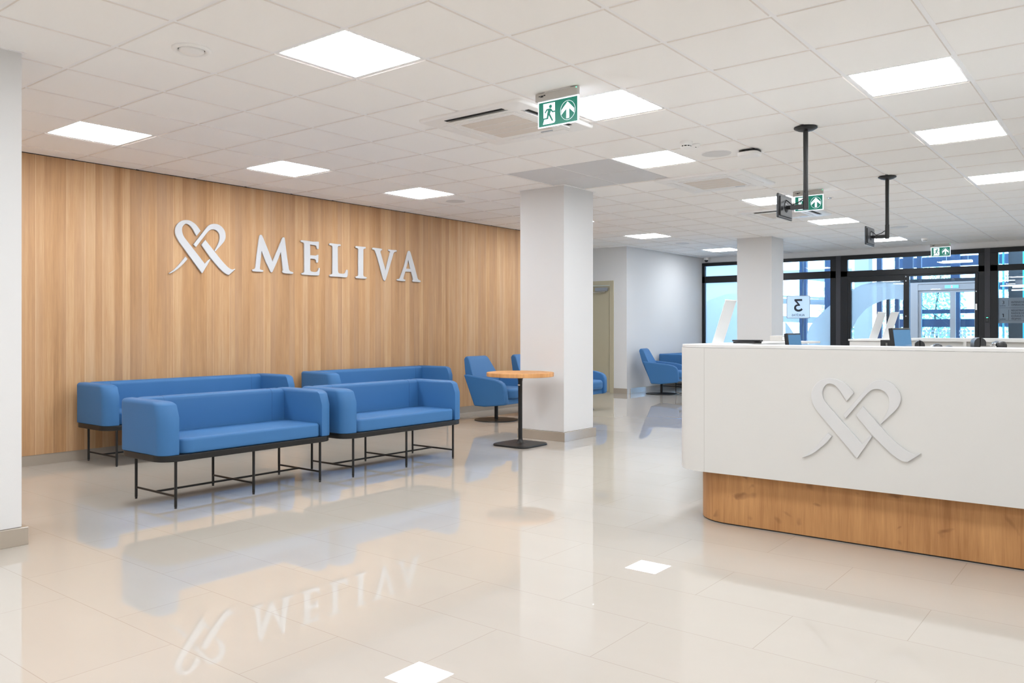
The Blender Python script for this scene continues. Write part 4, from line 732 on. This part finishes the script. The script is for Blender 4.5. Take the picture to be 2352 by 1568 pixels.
# ================================================================== SOFAS
def sofa(L, W=.62):
    t = thing('sofa', (0, 0, 0), 'x', 'sofa', group='blue sofas on black frames')
    hx, hy = L/2, W/2; T = .125; Z0, Z1 = .362, .722
    fr_ = pillow('tray_frame', rrect(-hx, hx, -hy, hy, .13, 8), .320, .362, .004, M_BLACK, t, rb=.004)
    # arms: plan outline with rounded outer corners, front top corner rounded in side view
    def arm(side):
        r0 = .088
        P = rrect(-hx+.004, -hx+T, -hy+.012, hy-.004, (r0, 0, 0, .085), 9)
        if side > 0: P = [(-x, y) for x, y in reversed(P)]
        R = .105
        def fz(x, y, z):
            g = 0
            if z > Z1-R: g = R-math.sqrt(max(0, R*R-(z-(Z1-R))**2))
            f = (hy-y)/W; return (x, y+g*f, z)
        return pillow('arm', P, Z0, Z1, .028, M_BLUE, t, fz=fz, steps=10)
    arm(-1); arm(1)
    pillow('back', rrect(-hx+T+.001, hx-T-.001, hy-T, hy-.004, 0, 2), Z0, Z1, .036, M_BLUE, t, rb=.004)
    # stitched seams
    s = MB()
    for x in (-hx+T+.16, hx-T-.12):
        P = [(x, hy-T-.0008, Z0+.1), (x, hy-T-.0008, Z1-.036)]+[(x, hy-T+.036*(1-math.cos(a))-.0008*math.cos(a), Z1-.036+.0368*math.sin(a)) for a in (.3, .6, .9, 1.2, 1.5)]+[(x, hy-.05, Z1+.0004)]
        s.path(P, .0011, 5)
    s.build('seam', M_BLUE2, t)
    pillow('seat_cushion', rrect(-hx+T+.004, hx-T-.004, -hy+.014, hy-T-.004, (.10, .05, .03, .03), 8), Z0, .468, .020, M_BLUE, t, rb=.012, crown=.008)
    # legs and rails
    n = round((L-.24)/.6)+1; xs = [-hx+.118+k*(L-.236)/(n-1) for k in range(n)]
    ly = hy-.045
    for x in xs:
        for s_ in (-1, 1):
            MB().tube((x, s_*ly, .012), (x, s_*ly, .322), .0098, 14).build('leg', M_BLACK, t, smooth=False)
            MB().tube((x, s_*ly, 0), (x, s_*ly, .010), .0085, 12).build('foot', M_BLACKM, t)
        MB().tube((x, -ly, .082), (x, ly, .082), .0075, 10).build('cross_rail', M_BLACK, t)
    MB().tube((xs[0], 0, .082), (xs[-1], 0, .082), .0075, 10).build('long_rail', M_BLACK, t)
    return t
sa = sofa(1.445); sa.location = (1.345, 1.55, 0); sa['label'] = 'nearest short blue sofa, front left in the waiting area'
sb = copy_tree(sa); sb.location = (2.855, 1.505, 0); sb['label'] = 'short blue sofa in the front row beside the round table'
sc = sofa(2.03); sc.location = (2.205, 3.53, 0); sc['label'] = 'long blue sofa against the oak wall at the left'
sd_ = copy_tree(sc); sd_.location = (4.69, 3.53, 0); sd_['label'] = 'long blue sofa against the oak wall behind the front right sofa'
se = copy_tree(sc); se.location = (13.22, 3.44, 0); se['label'] = 'far blue sofa at the white wall, half hidden by the desk'

# ================================================================== LOUNGE CHAIRS
def lounge():
    """faces local +x"""
    t = thing('lounge_chair', (0, 0, 0), 'x', 'armchair', group='blue swivel lounge chairs')
    MB().lathe([(.288, 0), (.292, .004), (.288, .009), (.05, .014), (.03, .016)], n=48).build('base_disc', M_BLACK, t)
    MB().tube((0, 0, .012), (0, 0, .19), .024, 18).build('post', M_BLACK, t)
    MB().tube((0, 0, .15), (0, 0, .245), .017, 14).build('gas_spring', M_BLACKM, t)
    def slab(name, prof, y0, y1, m, taper=None, bv=.022):
        q = lambda x, z: x+.09-.05*max(0, (z-.25)/.6)
        a = [(q(x, z), y0 if not taper else taper(x, z, y0), z) for x, z in prof]; b = [(q(x, z), y1 if not taper else taper(x, z, y1), z) for x, z in prof]
        o = MB().loft([a, b]).build(name, m, t, bevel=bv, bseg=4); return auto_smooth(o, .95)
    # arm side profile: rear bottom, front bottom, front top (rounded), rear top
    arm = [(-.215, .205), (-.05, .200), (.27, .235), (.295, .26), (.30, .40), (.297, .47), (.275, .515), (.225, .545), (.13, .565), (-.10, .590), (-.325, .612)]
    for s in (-1, 1):
        tp = lambda x, z, y, s=s: y + s*.045*max(0, min(1, (z-.2)/.4)) - s*.01*max(0, (x-.1)/.2)
        slab('arm', arm, s*.245, s*.325, M_BLUE, tp)
    slab('seat_shell', [(-.20, .205), (-.02, .203), (.25, .235), (.25, .31), (-.22, .31)], -.246, .246, M_BLUE, bv=.01)
    bk = [(-.215, .205), (-.12, .26), (-.20, .48), (-.225, .56), (-.325, .80), (-.345, .835), (-.375, .845), (-.405, .838), (-.420, .805), (-.36, .60)]
    def tb(x, z, y):
        f = 1 if z < .58 else 1-.30*((z-.58)/.27)
        return y*f
    o = slab('backrest', bk, -.300, .300, M_BLUE, tb, bv=.024)
    MB().path([(-.166, y, .572) for y in (-.285, .285)], .0018, 5).build('seam', M_BLUE2, t)
    P = rrect(-.10, .40, -.235, .235, (.06, .12, .12, .06), 6)
    pillow('seat_cushion', P, .31, .445, .045, M_BLUE, t, rb=.03, crown=.008)
    return t
l1 = lounge(); l1.location = (6.21, 2.96, 0); l1.rotation_euler.z = -PI/2+.05; l1['label'] = 'blue swivel lounge chair left of the round table, by the oak wall'
l2 = copy_tree(l1); l2.location = (7.25, 2.98, 0); l2.rotation_euler.z = -PI/2+.08; l2['label'] = 'blue lounge chair of which only the back top shows left of the column'
l3 = copy_tree(l1); l3.location = (8.07, 2.95, 0); l3.rotation_euler.z = -PI/2+.05; l3['label'] = 'blue lounge chair peeking out on the right side of the middle column'
l4 = copy_tree(l1); l4.location = (11.49, 3.28, 0); l4.rotation_euler.z = -PI/2+.25; l4['label'] = 'far blue swivel lounge chair by the white wall'

# ================================================================== ROUND TABLE
tb_ = thing('round_table', (4.55, 1.285, 0), 'round oak topped pedestal table in front of the middle column', 'table')
o = MB().lathe([(.20, .716), (.348, .716), (.352, .720), (.352, .754), (.348, .758), (.001, .758)], n=96).build('tabletop', M_TABLE, tb_); auto_smooth(o, .5)
pillow('base_plate', [(x*(1-.0), y) for x, y in rrect(-.225, .225, -.225, .225, .085, 8)], .0, .022, .012, M_BLACK, tb_, rb=.004, crown=.004)
auto_smooth(MB().lathe([(.062, .022), (.040, .030), (.026, .048), (.0215, .075), (.0215, .66), (.026, .688), (.040, .706), (.075, .717), (.001, .7175)], n=32).build('pedestal', M_BLACK, tb_), .9)
MB().box(-.024, -.0185, -.012, .014, .62, .632).build('price_tag', M_PLASTIC, tb_)

# ================================================================== OUTSIDE THE GLASS
def add(name, mb, m, label, cat, group=None): return tag(mb.build(name, m), label, cat, group)
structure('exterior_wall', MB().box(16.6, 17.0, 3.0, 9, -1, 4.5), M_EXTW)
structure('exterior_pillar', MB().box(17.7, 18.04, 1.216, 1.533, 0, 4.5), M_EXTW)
structure('floor_landing_edge', MB().box(20.9, 21.0, -9, 5.6, -.4, 0), M_LSTEEL)
# steel structure of the glazed stair tower
cols = [(18.5, 3.0, 3.077), (18.5, 2.902, 2.968), (18.5, 2.285, 2.453), (18.5, 1.13, 1.24), (18.5, .752, .837), (18.5, .45, .66), (20.2, -.25, -.05), (18.5, .27, .36)]
PL = ['left one of the twin blue posts behind the sign with the 3', 'right one of the twin blue posts behind the sign with the 3', 'wide blue post outside left of the first grey mullion cover',
      'blue post outside beside the white outdoor pillar', 'thin blue post outside above the leaning holders', 'wide dark post outside left of the lift', 'broad blue post behind the left lift door', 'slim blue post touching the lift frame']
for i, (x, y0, y1) in enumerate(cols):
    add('steel_post', MB().box(x, x+.12, y0, y1, -3, 4.5), M_NAVY, PL[i], 'steel post', 'steel posts outside')
for i, (x, z0, z1, y0, y1, m) in enumerate([(20.45, 2.78, 3.02, -7, 1.2, M_NAVY), (20.45, 2.16, 2.34, -7, 1.2, M_NAVY), (20.45, 1.60, 1.70, -7, 1.2, M_NAVY), (20.45, 1.26, 1.46, -7, 1.2, M_NAVY), (20.45, .1, .3, -7, 1.2, M_NAVY)]):
    add('steel_beam', MB().box(x, x+.15, y0, y1, z0, z1), m, ['highest', 'second highest', 'middle', 'second lowest', 'lowest'][i]+' of the five blue steel beams behind the lift', 'steel beam', 'steel beams outside')
for q_, (xa, za, xb, zb, h) in enumerate(((18.9, 2.55, 19.3, 2.32, .10), (18.9, 1.98, 19.3, 1.92, .05), (19.2, 1.80, 19.3, 1.80, .14), (19.2, 1.32, 19.3, 1.32, .16), (19.2, 2.55, 19.3, 2.62, .12))):
    b = MB().loft([[(xa, 4.2, za+.1), (xa+.2, 4.2, za+.1), (xa+.2, 4.2, za+.1+h), (xa, 4.2, za+.1+h)], [(xa, 2.0, zb), (xa+.2, 2.0, zb), (xa+.2, 2.0, zb+h), (xa, 2.0, zb+h)]])
    add('louvre_beam', b, M_LSTEEL, 'pale beam behind the sign with the 3, number %s from the ceiling' % ['two', 'three', 'four', 'five', 'one'][q_], 'steel beam', 'pale beams outside')
# lift
lf = thing('lift_portal', (17.6, 0, 0), 'steel framed glass lift doors seen through the glass entrance', 'lift')
MB().box(0, .12, .155, .308, 0, 2.28).box(0, .12, -1.15, -1.0, 0, 2.28).box(-.01, .12, -1.0, .155, 2.20, 2.28).build('portal_frame', M_LIFT, lf, bevel=.004)
MB().box(.01, .12, -1.0, .155, 2.065, 2.20).build('header', M_LIFT, lf)
MB().box(-.004, .012, -.65, -.381, 2.095, 2.165).build('floor_display', mat('display_glass', (.30, .52, .55), .2), lf)
MB().box(-.006, -.003, -.530, -.505, 2.11, 2.15).build('display_digit', M_LEDR, lf)
for k, (a, b) in enumerate(((-.53, .15), (-1.0, -.53))):
    g = thing('x', (0, 0, 0), None, None); 
    bpy.data.objects.remove(g)
    lf_ = MB().box(.04, .08, a, a+.055, 0, 2.065).box(.04, .08, b-.055, b, 0, 2.065).box(.04, .08, a+.055, b-.055, 2.01, 2.065).box(.04, .08, a+.055, b-.055, 0, .12)
    dl = lf_.build('door_leaf', M_LIFT, lf)
    MB().box(.055, .063, a+.055, b-.055, .12, 2.01).build('glass_pane', M_GLASS2, dl)
    sq = MB()
    for r in range(2):
        n = int((b-a-.11)/.078)
        for c in range(n): sq.box(.050, .052, a+.062+c*.078, a+.062+c*.078+.052, 1.06+r*.078, 1.06+r*.078+.052)
    sq.build('white_squares_film', M_FILM, dl)
rb = thing('door_operator_beam', (16.2, 0, 0), 'black beam with two round fixings above the lift doors', 'beam')
MB().box(0, .10, -1.45, .42, 2.17, 2.235).build('beam', M_FRAME, rb)
for y in (-.17, -.78): MB().tube((-.012, y, 2.20), (0, y, 2.20), .035, 20).build('point_fixing', M_CHROME, rb)
for sx, y0, y1 in ((16.2, .42, .50),): pass
MB().box(0, .10, .42, .48, 0, 2.235).build('post', M_FRAME, rb); MB().box(0, .10, -1.51, -1.45, 0, 2.235).build('post', M_FRAME, rb)
MB().tube((.6, .206, 1.761), (.6, -.95, .80), .008, 6).tube((.08, .206, 1.761), (.6, .206, 1.761), .008, 6).tube((.08, -.95, .80), (.6, -.95, .80), .008, 6).build('bracing_rod', M_NAVY, lf)
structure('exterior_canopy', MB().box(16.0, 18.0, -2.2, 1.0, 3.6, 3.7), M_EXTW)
lm = thing('linear_lamp', (17.0, -.72, 2.60), 'long white ceiling lamp outside above the entrance door', 'lamp')
MB().box(-.06, .06, -.28, .28, 0, .05).build('lamp_body', mat('lamp_white', (.9, .9, .9), .5, emis=(1, 1, 1), estr=1.0), lm, bevel=.01)
for y in (-.2, .2): MB().tube((0, y, .05), (0, y, 1.0), .002, 5).build('suspension_wire', M_STEEL, lm)
# dark side of the lobby behind the directory sign
structure('exterior_lobby_wall', MB().box(17.2, 17.3, -7, -1.62, -1, 3.6), mat('lobby_dark_panel', (.035, .035, .035), .4))
for q_, (y, wd_) in enumerate(((-1.50, .02), (-1.58, .018), (-1.93, .02))):
    add('glass_fin', MB().box(16.8, 17.1, y, y+wd_, 0, 3.2), mat('teal_glass_edge', (.05, .42, .50), .1), ['left', 'middle', 'right'][q_]+' one of three teal glass fins behind the directory sign', 'glass fin', 'glass fins by the lobby')
for k, (y0, z, x) in enumerate(((-1.98, 2.02, 16.4), (-2.0, 1.95, 16.1), (-1.75, 2.06, 16.6))):
    add('lamp_reflection', MB().box(x, x+.05, y0-.5, y0+.2, z, z+.02), mat('lamp_reflection', (.9, .9, .9), .5, emis=(1, .98, .92), estr=1.5), ['longest', 'lowest', 'farthest'][k]+' thin glowing lamp reflection behind the glass right of the entrance', 'lamp', 'thin lobby lamp reflections')  # glowing bars stand in for lamp reflections, not fittings
# trees
def tree(x, y, zc, rx, rz, seed, label):
    rnd = random.Random(seed); t = thing('tree', (x, y, -9), label, 'tree', group='trees outside the windows')
    MB().tube((0, 0, 0), (0, 0, zc+9), .22, 10, .10).build('trunk', M_BARK, t)
    b = MB()
    for k in range(6):
        a = rnd.random()*2*PI; b.tube((0, 0, zc+9-rz*.7), (math.cos(a)*rx*.7, math.sin(a)*rx*.7, zc+9+rnd.uniform(-.3, .8)*rz), .07, 6, .02)
    b.build('branches', M_BARK, t)
    l = MB()
    for k in range(7000):
        while True:
            p = Vector((rnd.uniform(-1, 1), rnd.uniform(-1, 1), rnd.uniform(-1, 1)))
            if .35 < p.length < 1: break
        c = Vector((p.x*rx, p.y*rx, zc+9+p.z*rz))
        a = Vector((rnd.gauss(0, 1), rnd.gauss(0, 1), rnd.gauss(0, 1))).normalized(); d = a.orthogonal().normalized(); s = rnd.uniform(.04, .085)
        l.quad([c-a*s, c+d*s*.5, c+a*s, c-d*s*.5])
    f = l.build('foliage', M_LEAF, t); 
for i, (x, y, zc, rx, rz) in enumerate([(26, 1.75, 1.0, 1.3, 3.4), (26, -1.45, .8, 1.35, 3.6), (26, 4.3, .6, .75, 2.6)]):
    tree(x, y, zc, rx, rz, 11+i, ['leafy tree outside seen through the lift doors', 'leafy tree outside at the right, behind the directory sign', 'narrow leafy tree outside beside the sign with the 3'][i])
structure('exterior_ground', MB().box(14, 60, -30, 30, -9.2, -9), M_GROUND)
